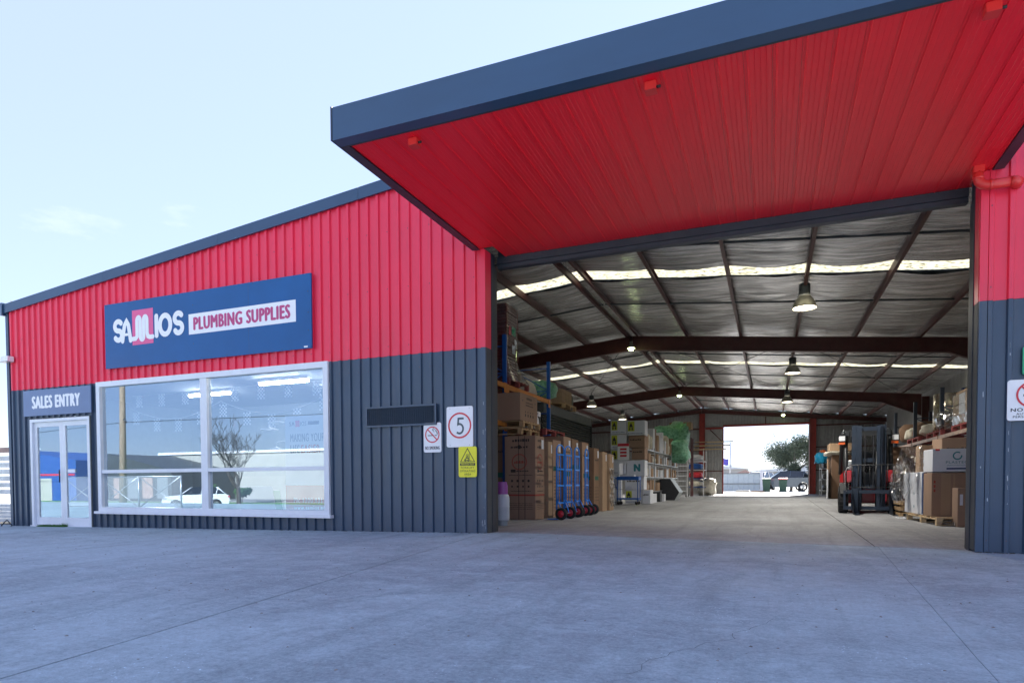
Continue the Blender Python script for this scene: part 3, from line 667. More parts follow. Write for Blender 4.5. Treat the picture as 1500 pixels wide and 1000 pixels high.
# pink square with the wavy letter
f.rects([(.77, .40, 1.33, 1.06)], 'logo_square', PINK, .002)
W_ = .098
def S(x, z, w, h):
    r = h/4
    return arc(x+w/2, z+h-r, w/2-.02, r, 35, 180, 8)+arc(x+w/2, z+h-r, w/2-.02, r, 190, 265, 4)+arc(x+w/2, z+r, w/2-.02, r, 85, 0, 6)+arc(x+w/2, z+r, w/2-.02, r, -10, -150, 8)
f.ribs([(S(.27, .53, .23, .36), W_), ([(.50, .50), (.52, .62), (.56, .80), (.615, .87), (.665, .80), (.70, .62), (.72, .50)], W_*.95), ([(.56, .62), (.665, .62)], .05)], 'lettering', WHITE, .004)
wav = [(.78, .52), (.86, .52), (.90, .56)]+arc(.945, .85, .045, .065, 180, 0, 8)+arc(1.035, .55, .045, .06, 180, 360, 8)+arc(1.125, .85, .045, .065, 180, 0, 8)+[(1.17, .60), (1.19, .54), (1.24, .52), (1.32, .52)]
f.ribs([(wav, .085)], 'logo_wave', WHITE, .006)
f.ribs([([(1.42, .53), (1.42, .89)], W_), (arc(1.645, .71, .135, .175, 0, 360, 24)[:-1], W_, True), (S(1.87, .53, .23, .36), W_)], 'lettering', WHITE, .005)
f.rects([(2.24, .47, 4.70, .84)], 'lettering_band', WHITE, .002)
f.text('PLUMBING SUPPLIES', 2.37, .545, 2.20, .225, MAG, .004, bold=.045)
f.rects([(3.66, .003, 3.664, 1.245)], 'board_joint', BLACK, .0005)
f.mk([([(x+dx*.008, z+dz*.008) for dx, dz in ((-1, -1), (1, -1), (1, 1), (-1, 1))], [(0, 1, 2, 3)]) for x, z in [(i*.62+.05, .025) for i in range(9)]+[(i*.62+.05, 1.22) for i in range(9)]+[(.06, .35), (.06, .65), (.06, .9), (4.96, .3), (4.96, .6), (4.96, .95), (2.35, .3), (2.35, 1.0)]], 'fixing_screws', BLACK, .001)['kind'] = 'stuff'
f.rects([(4.86, .02, 4.94, .045)], 'maker_sticker', WHITE, .001)
t, f = panel('entry_sign', 'grey sign with white capitals above the glass entry door', 'sign', -14.77, -12.66, 2.26, 2.80, GREYP, F0-.04, .02, 0)
f.text('SALES ENTRY', .30, .155, 1.48, .25, WHITE, .002, bold=.05)
b = MB(); 
t = thing('wall_light', 'small white box light on the far left corner of the red wall', 'wall light', (-15.2, F0-.03, 3.50))
MB().bbox(-.20, .12, -.14, 0, -.05, .06).build('housing', WHITE, t); MB().box(-.19, .11, -.13, -.005, -.06, -.051).build('lens', mat('frosted_lens', (.35, .36, .38), .3), t)
t = thing('air_vent', 'wide dark louvred vent grille on the navy wall left of the safety signs', 'vent', (-6.11, F0-.03, 1.71))
vw, vh = 1.30, .33
for x0, x1, z0, z1 in ((0, vw, 0, .03), (0, vw, vh-.03, vh), (0, .03, .031, vh-.031), (vw-.03, vw, .031, vh-.031)): MB().box(x0, x1, -.035, 0, z0, z1).build('frame', NAVY, t)
MB().box(.03, vw-.03, -.004, 0, .03, vh-.03).build('backing', BLACK, t)
lv = MB(); lv.add([(.031, -.028, 0), (vw-.031, -.028, 0), (vw-.031, -.006, .016), (.031, -.006, .016), (.031, -.028, .003)], [(0, 1, 2, 3)]); me = lv.mesh('louvre', NAVY)
for k in range(13):
    o = bpy.data.objects.new('louvre', me); COL.objects.link(o); o.parent = t; o.location = (0, 0, .035+k*.0205)
b = MB()
for k in range(31): xx = .05+k*.04; b.box(xx, xx+.004, -.032, -.030, .031, vh-.031)
b.build('mesh_bars', NAVY, t, kind='stuff')
# 5 km/h
t, f = panel('speed_limit_sign', 'white sign with a black number 5 in a red ring', 'sign', -4.64, -4.19, 1.355, 1.975, WHITE)
f.ribs([(circ(.225, .33, .185), .026, True)], 'red_ring', SRED)
f.ribs([([(.295, .435), (.205, .435), (.197, .345), (.225, .355)], .030, False, False), (arc(.222, .28, .062, .072, 95, -135, 12), .030, False, False)], 'number', mat('charcoal_print', (.06, .09, .11), .4))
f.mk([(circ(x, z, .008, 8), [tuple(range(8))]) for x, z in ((.06, .59), (.39, .59), (.06, .03), (.39, .03))], 'fixing_screws', GALV, .001)
# no smoking
t, f = panel('no_smoking_sign', 'white sign with a crossed out cigarette left of the number 5 sign', 'sign', -5.045, -4.735, 1.285, 1.745, WHITE)
f.ribs([([(.075, .262), (.185, .262)], .012, False, False), ([(.198, .262), (.235, .262)], .012, False, False)], 'cigarette', BLACK)
f.ribs([(arc(.20, .35, .04, .035, 200, 30, 8)+arc(.215, .30, .03, .03, 90, -40, 5), .007), (arc(.19, .34, .02, .02, 270, 60, 6)+[(.23, .31), (.245, .275)], .006)], 'smoke', BLACK)
f.ribs([(circ(.155, .275, .118), .018, True), ([(.073, .357), (.237, .193)], .018, False, False)], 'red_ring', SRED, .003)
f.text('NO SMOKING', .03, .045, .25, .05, BLACK, .002, bold=.02)
# forklift warning
t, f = panel('forklift_warning_sign', 'yellow warning sign with a triangle below the number 5 sign', 'sign', -4.435, -4.13, .895, 1.36, YEL, YS-.004)
f.ribs([([(.035, .235), (.27, .235), (.152, .435)], .011, True)], 'triangle', BLACK)
f.ribs([([(.10, .262), (.17, .262), (.17, .29), (.135, .29), (.115, .275)], .012, True), ([(.125, .29), (.135, .345), (.165, .345), (.172, .30)], .006), ([(.185, .25), (.185, .36)], .006), ([(.185, .253), (.215, .253)], .006), (circ(.115, .25, .010, 10), .007, True), (circ(.165, .25, .010, 10), .007, True), ([(.145, .30), (.15, .325)], .014)], 'forklift_symbol', BLACK)
f.rects([(.025, .175, .28, .215)], 'lettering_band', BLACK, .0015); f.text('WATCH OUT', .045, .183, .215, .024, YEL, .003, bold=.02)
for s_, z, x0, x1 in (('FORKLIFT', .128, .04, .265), ('OPERATING', .078, .025, .28), ('AREA', .028, .095, .21)): f.text(s_, x0, z, x1-x0, .032, BLACK, .002, bold=.0)
# no entry
t, f = panel('no_entry_sign', 'white sign with a crossed out walking figure on the right hand navy wall', 'sign', 2.465, 2.915, 1.475, 1.93, WHITE)
f.polys([circ(.225, .385, .022, 14)], 'figure_head', NAVYD)
f.ribs([([(.225, .35), (.225, .27)], .05, False, False), ([(.205, .35), (.165, .30), (.155, .275)], .018), ([(.245, .35), (.285, .31), (.30, .28)], .018), ([(.215, .26), (.205, .20), (.18, .15)], .024), ([(.235, .26), (.265, .205), (.27, .15)], .024)], 'walking_figure', NAVYD)
f.ribs([(circ(.225, .285, .135), .020, True), ([(.13, .38), (.32, .19)], .020, False, False)], 'red_ring', SRED, .004)
f.text('NO ENTRY', .035, .10, .38, .038, BLACK, .002, bold=.03); f.text('AUTHORISED', .085, .062, .28, .024, BLACK, .002, bold=.01); f.text('PERSONS ONLY', .055, .030, .34, .024, BLACK, .002, bold=.01)
t, f = panel('exit_information_sign', 'small green edged board at the right photo edge above the crossed out walking figure', 'sign', 2.60, 3.05, 1.98, 2.30, GRN, YS)
f.rects([(.03, .03, .42, .29)], 'face', WHITE, .001)
# downpipe from canopy
t = thing('downpipe', 'red plastic drainpipe bending from the canopy end onto the right wall', 'downpipe', (2.13, F0-.14, 4.30))
MB().bbox(-.055, .055, -.05, .05, -.06, .10).build('outlet', PVC, t)
MB().tube([(0, 0, -.05), (0, 0, -.10), (.012, 0, -.155), (.045, 0, -.19), (.09, 0, -.205), (.33, .0, -.205)], .052, 16).build('pipe', PVC, t)
MB().tube([(.30, 0, -.205), (.345, 0, -.205), (.375, .03, -.205), (.38, .10, -.205)], .057, 16).build('elbow', PVC, t)
MB().tube([(.0, 0, -.10), (.0, 0, -.13)], .057, 16).build('collar', PVC, t); MB().tube([(.10, 0, -.205), (.13, 0, -.205)], .056, 16).build('collar', PVC, t)
for i, (x, y, l_) in enumerate(((-3.39, 5.78, 'red box sensor with black nozzle under the left end of the canopy'), (-1.0, 5.78, 'red box sensor with black nozzle under the middle of the canopy front'), (1.49, 5.80, 'red box sensor under the canopy at the top right corner'))):
    t = thing('soffit_sensor', l_, 'sensor', (x, y, CZ+.004), 0, 'red box sensors under the canopy')
    MB().bbox(-.05, .05, -.05, .05, -.075, 0, .006).build('housing', PVC, t); MB().tube([(.045, -.01, -.045), (.085, -.02, -.05)], .012, 8).build('nozzle', BLACK, t)
# white scuffs and scratches on the right wall and the left corner post
random.seed(17); b = MB()
for k in range(26):
    x = random.uniform(XQ+.02, 2.75); z = random.uniform(.1, 2.3)**1.0; w = random.uniform(.003, .010); h_ = random.uniform(.01, .07); y = F0-.0375 if (x-XQ) < .075 else F0-.0345
    if (x-XQ) > .075 and not .012 < ((x-XL) % PITCHR)-.124 < .036: x = XL+math.floor((x-XL)/PITCHR)*PITCHR+.145
    b.add([(x, y, z), (x+w, y, z+.004), (x+w*.7, y, z+h_), (x-w*.2, y, z+h_*.8)], [(0, 1, 2, 3)])
for k in range(16):
    x = XP-random.uniform(.004, .07); z = random.choice([random.uniform(.1, .7), random.uniform(1, 2)]); w = random.uniform(.002, .006); h_ = random.uniform(.01, .10)
    b.add([(x, F0-.0375, z), (x+w, F0-.0375, z+.004), (x+w*.7, F0-.0375, z+h_), (x-w*.2, F0-.0375, z+h_*.8)], [(0, 1, 2, 3)])
b.build('paint_scuffs', mat('bare_scuff', (.42, .46, .50), .6, var=.3), wh, kind='stuff')
# weeds at the door
b = MB(); random.seed(3)
for k in range(900):
    x = -14.28+random.random()*.86; y = F0-.16+random.random()*.10; h_ = random.uniform(.02, .06)*(1.6 if abs(x+13.5) < .05 else 1); a = random.random()*6.28
    z = G(x, y); w = .006; b.add([(x-w*math.cos(a), y-w*math.sin(a), z), (x+w*math.cos(a), y+w*math.sin(a), z), (x+random.uniform(-.03, .03), y+random.uniform(-.03, .03), z+h_)], [(0, 1, 2)])
b.build('grass', GRASS, kind='stuff')
b = MB(); random.seed(4)
for k in range(420):
    y = random.uniform(1.8, 8.6); x = random.uniform(-9-(y*.6), 2.5); s = random.uniform(.004, .012); z = G(x, y)
    b.add([(x+s*random.uniform(.5, 1.4)*math.cos(i*1.26), y+s*random.uniform(.5, 1.4)*math.sin(i*1.26), z) for i in range(5)]+[(x, y, z+s*.6)], [(i, (i+1) % 5, 5) for i in range(5)])
b.build('grit', mat('grit', (.20, .19, .18), .9, var=.6, scale=40), kind='stuff')
b = MB()
for k in range(260):
    x = random.choice([random.uniform(-12.4, XP), random.uniform(XQ, 4)]); y = F0-random.uniform(.035, .07); s = random.uniform(.006, .02); z = G(x, y)
    b.add([(x+s*math.cos(i*1.26), y+s*.6*math.sin(i*1.26), z) for i in range(5)]+[(x, y, z+s*.7)], [(i, (i+1) % 5, 5) for i in range(5)])
b.build('dirt_along_wall', DIRT, kind='stuff')
# hairline cracks and scuffs in the slabs
def crackline(x, y, dx, dy, n, w, seed, name, m, j=.05):
    b = MB(); pts = []
    for i in range(n+1):
        px = x+dx*i/n+j*noise.noise((i*.35, seed, 0))*2; py = y+dy*i/n+j*noise.noise((i*.35, seed, 9))*2; pts.append(Vector((px, py)))
    for i in range(n):
        a, c = pts[i], pts[i+1]; d = (c-a).normalized(); q = Vector((-d.y, d.x)); w0 = w*(.5+abs(noise.noise((i*.9, seed, 3)))); w1 = w*(.5+abs(noise.noise(((i+1)*.9, seed, 3))))
        b.add([(p.x, p.y, G(p.x, p.y)+.0025) for p in (a-q*w0, a+q*w0, c+q*w1, c-q*w1)], [(0, 3, 2, 1)])
    b.build(name, m, apron, kind='stuff')
for c in ((-3.4, 6.4, 3.2, .9, 46, .0028, 1), (1.2, 5.0, 1.6, -.6, 24, .0022, 2), (-9.2, 7.4, 4.4, .8, 60, .003, 3), (-6.5, 3.2, 2.2, 1.9, 40, .0024, 4), (-.6, 2.6, .7, 1.5, 24, .0015, 5)): crackline(*c, 'crack', DIRT)
# slatted fence at far left
t = thing('slatted_fence', 'whitewashed horizontal slat fence left of the warehouse corner', 'fence', (-15.52, F0+.55, 0))
for k in range(11):
    z = -.05+k*.085 if k < 5 else .60+(k-5)*.155
    MB().box(-3.2, -.02, -.015, .01, z, z+(.08 if k < 5 else .105)).build('slat', PLANK, t)
MB().box(-3.2, -.02, -.02, .0, 1.56, 1.68).build('top_board', BRICKO, t)
for x in (-3.2, -1.6): MB().box(x, x+.07, .011, .08, -.05, 1.6).build('post', WOOD, t)
MB().box(-.02, .06, -.04, .04, -.08, 1.66).build('post', DGREY, t)
t = thing('bent_cable', 'black cable lying at the foot of the far left wall corner', 'cable', (-15.2, F0-.2, -.08))
MB().tube([(-.2, .0, .0), (-.1, .02, .10), (.02, 0, .14), (.12, -.02, .09), (.18, 0, .02), (.1, 0, .0)], .012, 6).build('cable', BLACK, t)

# ------------------------------------------------------------------ things inside the shop
for i, (x, y, z, l_) in enumerate(((-11.6, F0+1.9, 2.8, 'leftmost'), (-8.9, F0+1.2, 2.8, 'second from left'), (-8.3, F0+2.5, 2.8, 'third from left'), (-7.5, F0+1.6, 2.8, 'rightmost'))):
    t = thing('ceiling_light', f'lit fluorescent tube on the shop ceiling, {l_} through the big window', 'ceiling light', (x, y, z), 0, 'fluorescent tubes in the shop')
    MB().box(-.62, .62, -.05, .05, .03, .09).build('housing', WHITE, t); MB().tube([(-.6, 0, 0), (.6, 0, 0)], .03, 8).build('tube', TUBE, t)
t = thing('flag_bunting', 'string of white chequered flags hung across the inside of the window', 'bunting', (-12.2, F0+.35, 0))
def zsag(x): return 2.35-.28*math.sin(math.pi*((x % 2.5)/2.5)) if x < 5.2 else 2.4
MB().tube([(i*.125+.05, 0, zsag(i*.125)+.02) for i in range(43)], .006, 4).build('string', WHITE, t)
MB().tube([(.0, .15, 2.62), (5.2, .15, 2.66)], .006, 4).build('string', WHITE, t)
def flag(x, z, y=0):
    b = MB()
    for i in range(5):
        for j in range(7):
            if (i+j) % 2 == 0: b.add([(x+i*.036, y, z-j*.034), (x+(i+1)*.036, y, z-j*.034), (x+(i+1)*.036, y, z-(j+1)*.034), (x+i*.036, y, z-(j+1)*.034)], [(0, 3, 2, 1)])
    b.build('flag', BFLAG, t)
for k in range(9): flag(.2+k*.58, zsag(.29+k*.58))
for k in range(8): flag(.1+k*.64, 2.62, .15)
t = thing('advertising_board', 'tall white and red advertising stand inside the right end of the shop window', 'poster stand', (-7.62, F0+.25, 0))
MB().box(-.42, .62, 0, .03, .30, 2.02).build('board', WHITE, t)
f = Face(t, (-.42, 0, .30))
f.rects([(.0, .0, 1.04, .48)], 'red_panel', SRED); f.text('SA', .10, 1.53, .12, .07, GREYP, bold=.03); f.rects([(.235, 1.51, .33, 1.62)], 'logo_square', PINK); f.text('IOS', .345, 1.53, .13, .07, GREYP, bold=.03); f.rects([(.51, 1.54, .75, 1.60)], 'lettering_band', INKBL)
f.text('MAKING YOUR', .12, 1.25, .74, .14, GREYP, bold=.02); f.text('LIFE', .12, 1.05, .20, .14, GREYP, bold=.02); f.text('EASIER', .36, 1.05, .40, .14, SRED, bold=.02)
f.text('Ph: 1300 131 3', .18, .17, .72, .09, WHITE, bold=.02); f.text('www.samios.net', .18, .05, .72, .07, WHITE, bold=.02)
f.polys([circ(1.0, .78, .16, 20)], 'picture', INKBL)
t = thing('shower_display', 'white shower head and rail display beside the poster stand in the window', 'shower display', (-8.75, F0+.8, 0))
MB().tube([(.35, 0, .5), (.35, 0, 1.75), (.28, 0, 1.95), (.1, 0, 1.98), (-.15, 0, 1.98), (-.15, 0, 1.86)], .02, 8).build('rail', WHITE, t)
MB().lathe([(.16, -.02), (.17, 0), (.02, .03)], 20, Matrix.Translation((-.15, 0, 1.85))).build('shower_head', WHITE, t)
MB().tube([(.33, 0, 1.62), (.05, 0, 1.60), (.0, 0, 1.5)], .015, 8).build('arm', WHITE, t); MB().lathe([(.10, -.02), (.11, 0), (.02, .03)], 20, Matrix.Translation((0, 0, 1.48))).build('shower_head', WHITE, t)
MB().box(.42, .95, .1, .13, .4, 1.78).build('back_board', CWHT, t)
t = thing('display_cabinet', 'pale display cabinet behind the left pane of the shop window', 'cabinet', (-11.2, F0+3.4, 0))
MB().bbox(-1.2, 1.0, 0, .8, .03, 1.6).build('carcass', CEIL, t); MB().box(-1.1, .9, -.01, -.001, 1.0, 1.5).build('upper_panel', SHOPW, t)
t = thing('sale_poster', 'white and green folded poster on the floor behind the right window pane', 'poster', (-8.6, F0+.3, 0))
M_ = Matrix.Rotation(R(12), 4, 'X')
MB().box(-.45, .35, 0, .01, .03, .78, M_).build('card', CWHT, t); MB().box(.36, .50, 0, .01, .03, .70, M_).build('edge_strip', GRN, t)

# ------------------------------------------------------------------ high-bay lamps
def lamp(x, y, z, label, glow, r=.25, rod=.2):
    t = thing('high_bay_lamp', label, 'lamp', (x, y, z), 0, 'high bay lamps under the roof')
    MB().lathe([(r, 0), (r*.98, .05), (r*.90, .12), (r*.76, .19), (r*.58, .24), (r*.50, .27)], 28).build('shade', SHADE, t)
    MB().lathe([(0, .03), (r*.93, .03)], 28).build('glowing_lens', glow, t)
    MB().lathe([(0, .265), (.12, .265), (.12, .53), (.10, .55), (0, .55)], 16).build('gear_housing', DGREY, t)
    ld = bpy.data.lights.new('lamp_light', 'SPOT'); ld.energy = 190; ld.spot_size = R(160); ld.spot_blend = .7; ld.color = (1, .95, .86); ld.shadow_soft_size = .15
    lo = bpy.data.objects.new('lamp_light', ld); COL.objects.link(lo); lo.parent = t; lo.location = (0, 0, -.16)
    top = zp(x)-z; MB().tube([(0, 0, .55), (0, 0, top)], .012, 6).build('hanger', DARK, t)
    return t
lamp(.68, 15.9, 4.69, 'large bell shaped lamp nearest the doorway under the foil roof', LAMPE)
lamp(.68, 24.3, 4.55, 'second bell shaped lamp in the right line, just below the first rafter', LAMPE)
lamp(.68, 32.1, 4.45, 'third bell shaped lamp in the right line, in front of the second rafter', LAMPE)
lamp(-8.2, 30.8, 4.55, 'bell shaped lamp hanging above the ribbed screen on the left', LAMPE)
lamp(-8.2, 37.9, 4.55, 'bell shaped lamp left of the ridge, above the white cartons', LAMPE)
for x, y, z, l_ in ((-4.2, 20.7, 5.14, 'greenish glowing lamp at the ridge in front of the first rafter'), (-4.2, 32.5, 5.1, 'greenish glowing lamp at the ridge by the second rafter'), (.68, 42.0, 4.85, 'small glowing lamp near the back door head')):
    t = thing('bulb_lamp', l_, 'lamp', (x, y, z), 0, 'small glowing lamps')
    MB().lathe([(0, -.10), (.06, -.085), (.09, -.03), (.075, .03), (.04, .07)], 16).build('bulb', LAMPG, t)
    MB().lathe([(.13, -.02), (.09, .07), (.05, .12), (.05, .2), (0, .2)], 16).build('shade', SHADE, t)
    MB().tube([(0, 0, .2), (0, 0, .46)], .01, 5).build('hanger', DARK, t)

# ------------------------------------------------------------------ stock in the warehouse
def carton(name, label, loc, w, d, h, m=CARD, rz=0, group=None, tape=True, cat='carton', lean=0., bev=.006):
    """local: x 0..w, y 0..d, z 0..h; front faces -Y"""
    t = thing(name, label, cat, loc, rz, group); t.rotation_euler = (0, lean, rz)
    b = MB(); b.bbox(0, w, 0, d, 0, h, bev); b.build('box', m, t)
    if tape:
        MB().box(w/2-.03, w/2+.03, -.0015, d+.0015, h+.0005, h+.002).build('tape', TAPE, t)
    return t
def front(t, w=0): return Face(t, (0, 0, 0))
def right_face(t, w): return Face(t, (w, 0, 0), (0, 1, 0))
def left_face(t, d): return Face(t, (0, d, 0), (0, -1, 0))
def squiggle(f, x0, x1, z, h, m, n=6, name='print'):
    rs = []; x = x0
    while x < x1: w = random.uniform(.4, 1.0)*(x1-x0)/n; rs.append((x, z, min(x+w*.72, x1), z+h*random.uniform(.6, 1))); x += w
    f.rects(rs, name, m, .0015)
# pallets
def pallet(name, label, loc, w=1.16, d=1.16, m=WOOD, rz=0, group='timber pallets', h=.145):
    t = thing(name, label, 'pallet', loc, rz, group)
    for i in range(7): x = i*(d-.1)/6; MB().box(0, w, x, x+.1, h-.02, h).build('deck_board', m, t)
    for x in (0, w/2-.045, w-.09):
        MB().box(x, x+.09, .0, d, h-.042, h-.021).build('stringer', m, t)
        for y in (0, d/2-.05, d-.1): MB().box(x, x+.09, y, y+.1, .021, h-.043).build('block', m, t)
    for y in (0, d/2-.05, d-.1): MB().box(0, w, y, y+.1, 0, .02).build('bottom_board', m, t)
    return t
random.seed(11)
# tall water-heater cartons along the left wall
def tall(x, y, w, d, h, label, style, m=CARD, z=None):
    t = carton('tall_carton', label, (x, y, G(x, y)+.002 if z is None else z), w, d, h, m, group='tall cartons standing along the left aisle')
    for fc, ww in ((Face(t, (0, 0, 0)), w), (right_face(t, w), d)):
        if style == 'ring':
            c = ww*.48
            fc.ribs([(circ(c, h*.69, min(.17, ww*.36), 28), .014, True), (circ(c, h*.69, min(.155, ww*.32), 28), .006, True)], 'print_ring', INKR)
            squiggle(fc, c-.12, c+.12, h*.672, .06, INKR, 5)
            squiggle(fc, ww*.25, ww*.8, h*.93, .06, INKB, 5); squiggle(fc, ww*.2, ww*.75, h*.855, .045, INKB, 5); fc.polys([circ(c, h*.868, .045, 14)], 'print_dot', INKB)
            fc.rects([(ww*.2, h*.565, ww*.36, h*.60)], 'print_block', INKB); squiggle(fc, ww*.38, ww*.78, h*.572, .035, INKB, 7)
            squiggle(fc, ww*.15, ww*.9, h*.527, .018, INKB, 14)
            for q in range(4): fc.polys([circ(ww*(.24+.18*q), h*.463, .028, 10)], 'print_dot', INKB); fc.polys([circ(ww*(.24+.18*q), h*.395, .022, 10)], 'print_dot', INKB)
            squiggle(fc, ww*.2, ww*.85, h*.335, .02, INKB, 10)
            fc.rects([(.001, h*.283, ww-.001, h*.302)], 'red_stripe', INKR)
            for q in range(4): squiggle(fc, ww*.15, ww*.9, h*(.19-.022*q), .012, INKB, 14)
        elif style == 'green':
            fc.rects([(.02, h*.60, ww-.02, h*.66)], 'green_stripe', INKG)
            for q in range(10): squiggle(fc, ww*.1, ww*.9, h*(.12+.045*q), .02, INKB, 8)
        elif style == 'text':
            squiggle(fc, ww*.15, ww*.85, h*.80, .05, INKB, 6); fc.rects([(ww*.15, h*.50, ww*.85, h*.56)], 'print_block', INKG)
            for q in range(5): squiggle(fc, ww*.15, ww*.9, h*(.18+.05*q), .02, INKB, 8)
    fc = right_face(t, w)
    fc.rects([(d*.66, h*.85, d*.90, h*.96)], 'address_label', CWHT, .003)
    if style == 'ring':
        b = MB()
        for u in (w*.46, w*.66): b.box(u-.006, u+.006, -.004, -.0022, .0, h)
        b.build('strap', BLACK, t)
    return t
tall(-6.05, 13.30, .55, .62, 1.86, 'tall brown carton mostly hidden behind the gas bottle, left of the ring print carton', 'text', CARD3)
tall(-5.45, 13.06, .72, .60, 1.83, 'tall brown carton with a red ring print and red stripe, first of the row', 'ring')
tall(-5.40, 13.78, .72, .30, 1.74, 'narrow blank brown carton directly behind the ring print carton', 'none', CARD2)
tall(-5.40, 14.12, .72, .62, 1.80, 'tall brown carton with a green stripe behind the first hand truck', 'green')
tall(-5.35, 14.80, .72, .60, 1.92, 'brown carton with white corner label, tallest behind the hand trucks', 'text')
tall(-5.33, 15.48, .70, .60, 1.90, 'dark brown carton behind the third hand truck', 'green', CARD3)
tall(-5.25, 16.16, .70, .60, 1.86, 'brown carton behind the last hand truck', 'text')
tall(-5.12, 16.85, .70, .55, 1.74, 'brown carton standing just past the hand trucks', 'text', CARD3)
tall(-5.00, 17.48, .66, .52, 1.66, 'pale brown carton second from the far end of the row', 'none', CARD2)
tall(-4.90, 18.06, .62, .50, 1.62, 'film wrapped pale carton at the far end of the row', 'none', CARD2)
random.seed(5)
t = thing('clear_wrap', 'torn clear film hanging off the last tall carton', 'plastic wrap', (-4.24, 17.9, 0))
b = MB(); n = 16; vs_ = []
for j in range(n+1):
    for i in range(7): vs_.append((.02+.03*math.sin(j*1.1+i*2)+.04*noise.noise((i*.9, j*.6, 2)), i*.09-.05*(j/n), .12+1.1*j/n))
b.add(vs_, [(j*7+i, j*7+i+1, (j+1)*7+i+1, (j+1)*7+i) for j in range(n) for i in range(6)], True); b.build('film', FILM, t)
# pallets and cartons on top of the tall row
pallet('pallet', 'bare timber pallet lying on the tall cartons under the orange beam', (-6.35, 13.06, 1.87), 1.3, 1.2, WOOD)
pallet('pallet', 'grey timber pallet directly under the big square carton', (-6.3, 13.03, 2.02), 1.3, 1.12, WOOD)
pallet('pallet', 'red timber pallet lying on the tall cartons right of the big square carton', (-6.15, 14.25, 1.935), 1.25, 1.5, WOODR)
t = carton('square_carton', 'big square brown carton with shipping marks under the orange rack beam', (-6.15, 12.98, 2.172), 1.10, 1.1, .60, CARD)
f = right_face(t, 1.10); f.polys([circ(.16, .44, .022, 10), circ(.95, .44, .022, 10)], 'print_dot', BLACK)
squiggle(f, .4, .75, .48, .05, INKB, 4); squiggle(f, .35, .8, .40, .03, INKB, 6); squiggle(f, .35, .8, .34, .03, INKB, 6)
for q in range(4): f.rects([(.3+q*.16, .10, .36+q*.16, .16), (.3+q*.16, .19, .34+q*.16, .22)], 'print', INKB)
t = thing('white_part', 'white plastic fitting with a black cable right of the big square carton', 'fitting', (-5.25, 14.25, 2.08))
MB().bbox(-.1, .12, -.06, .2, 0, .30, .03).build('body', WHITE, t); MB().bbox(-.02, .14, .1, .26, .301, .42, .02).build('cap', WHITE, t); MB().tube([(.1, .1, .38), (.15, .16, .2), (.16, .3, .12)], .012, 6).build('cable', BLACK, t)
# gas bottles
def bottle(x, y, label):
    t = thing('gas_bottle', label, 'gas bottle', (x, y, G(x, y)+.003), 0, 'gas bottles beside the doorway')
    MB().lathe([(0, 0), (.10, 0), (.10, .07), (.115, .075)], 24).build('foot_ring', GASW, t)
    MB().lathe([(.06, .06), (.115, .085), (.128, .13), (.128, .33), (.130, .335), (.130, .345), (.128, .35), (.128, .50), (.115, .56), (.07, .595), (.03, .60)], 28).build('body', GASW, t)
    b = MB(); n = 24; r0, r1 = .098, .094; vs_ = []
    for k in range(n):
        a = 2*math.pi*k/n; top = .80 if (k % 12) > 3 else .74
        vs_ += [(r0*math.cos(a), r0*math.sin(a), .57), (r0*math.cos(a), r0*math.sin(a), top), (r1*math.cos(a), r1*math.sin(a), top), (r1*math.cos(a), r1*math.sin(a), .57)]
    b.add(vs_, [(4*k+i, 4*((k+1) % n)+i, 4*((k+1) % n)+(i+1) % 4, 4*k+(i+1) % 4) for k in range(n) for i in range(3)]); b.build('collar', PURP, t)
    MB().tube([(0, 0, .60), (0, 0, .72)], .022, 10).build('valve', GALV, t); MB().tube([(-.05, 0, .70), (.05, 0, .70)], .012, 8).build('handwheel', BLACK, t)
bottle(-4.58, 10.86, 'grey gas bottle with purple collar standing just inside the left door post')
bottle(-4.98, 11.35, 'gas bottle with purple collar half hidden behind the front one')
# hand trucks
def hand_truck():
    t = thing('hand_truck', '', 'hand truck', (0, 0, 0), 0, 'blue hand trucks parked in a row')
    wd = .21; H = 1.63
    b = MB(); b.tube([(0, -wd, .09), (0, -wd, H-.12)]+[(0, wd*math.cos(R(a)), H-.12+.12*math.sin(R(a))) for a in range(170, 0, -20)]+[(0, wd, H-.12), (0, wd, .09)], .017, 8); b.build('frame_tube', BLUET, t)
    for z in (.36, .74, 1.10, 1.42): MB().box(-.012, .012, -wd+.01, wd-.01, z-.018, z+.018).build('crossbar', BLUET, t)
    MB().tube([(-.02, -.07, .36), (-.02, -.07, 1.42)], .011, 6).build('upright_bar', BLUET, t); MB().tube([(-.02, .07, .36), (-.02, .07, 1.42)], .011, 6).build('upright_bar', BLUET, t)
    MB().box(-.22, .014, -wd, wd, .005, .017).build('toe_plate', BLUET, t); MB().box(-.004, .004, -wd, wd, .017, .22).build('back_plate', BLUET, t)
    for s in (-1, 1):
        MB().tube([(0, s*wd*.9, .42), (.10, s*wd*.9, .24), (.13, s*wd*.9, .13)], .013, 6).build('axle_bracket', BLUET, t)
        Mx = Matrix.Translation((.13, s*(wd+.07), .135)) @ Matrix.Rotation(R(90), 4, 'X')
        w = bpy.data.objects.new('wheel', None); COL.objects.link(w); w.parent = t
        MB().lathe([(.075, -.032), (.115, -.036), (.132, -.02), (.135, 0), (.132, .02), (.115, .036), (.075, .032)], 24, Mx).build('tyre', TYRE, w)
        MB().lathe([(0, -.030), (.03, -.030), (.045, -.018), (.076, -.022), (.076, .022), (.045, .018), (.03, .030), (0, .030)], 16, Mx).build('rim', SRED, w)
    MB().tube([(.13, -wd-.06, .135), (.13, wd+.06, .135)], .01, 6).build('axle', GALV, t)
    return t
proto = hand_truck(); hx = -4.28
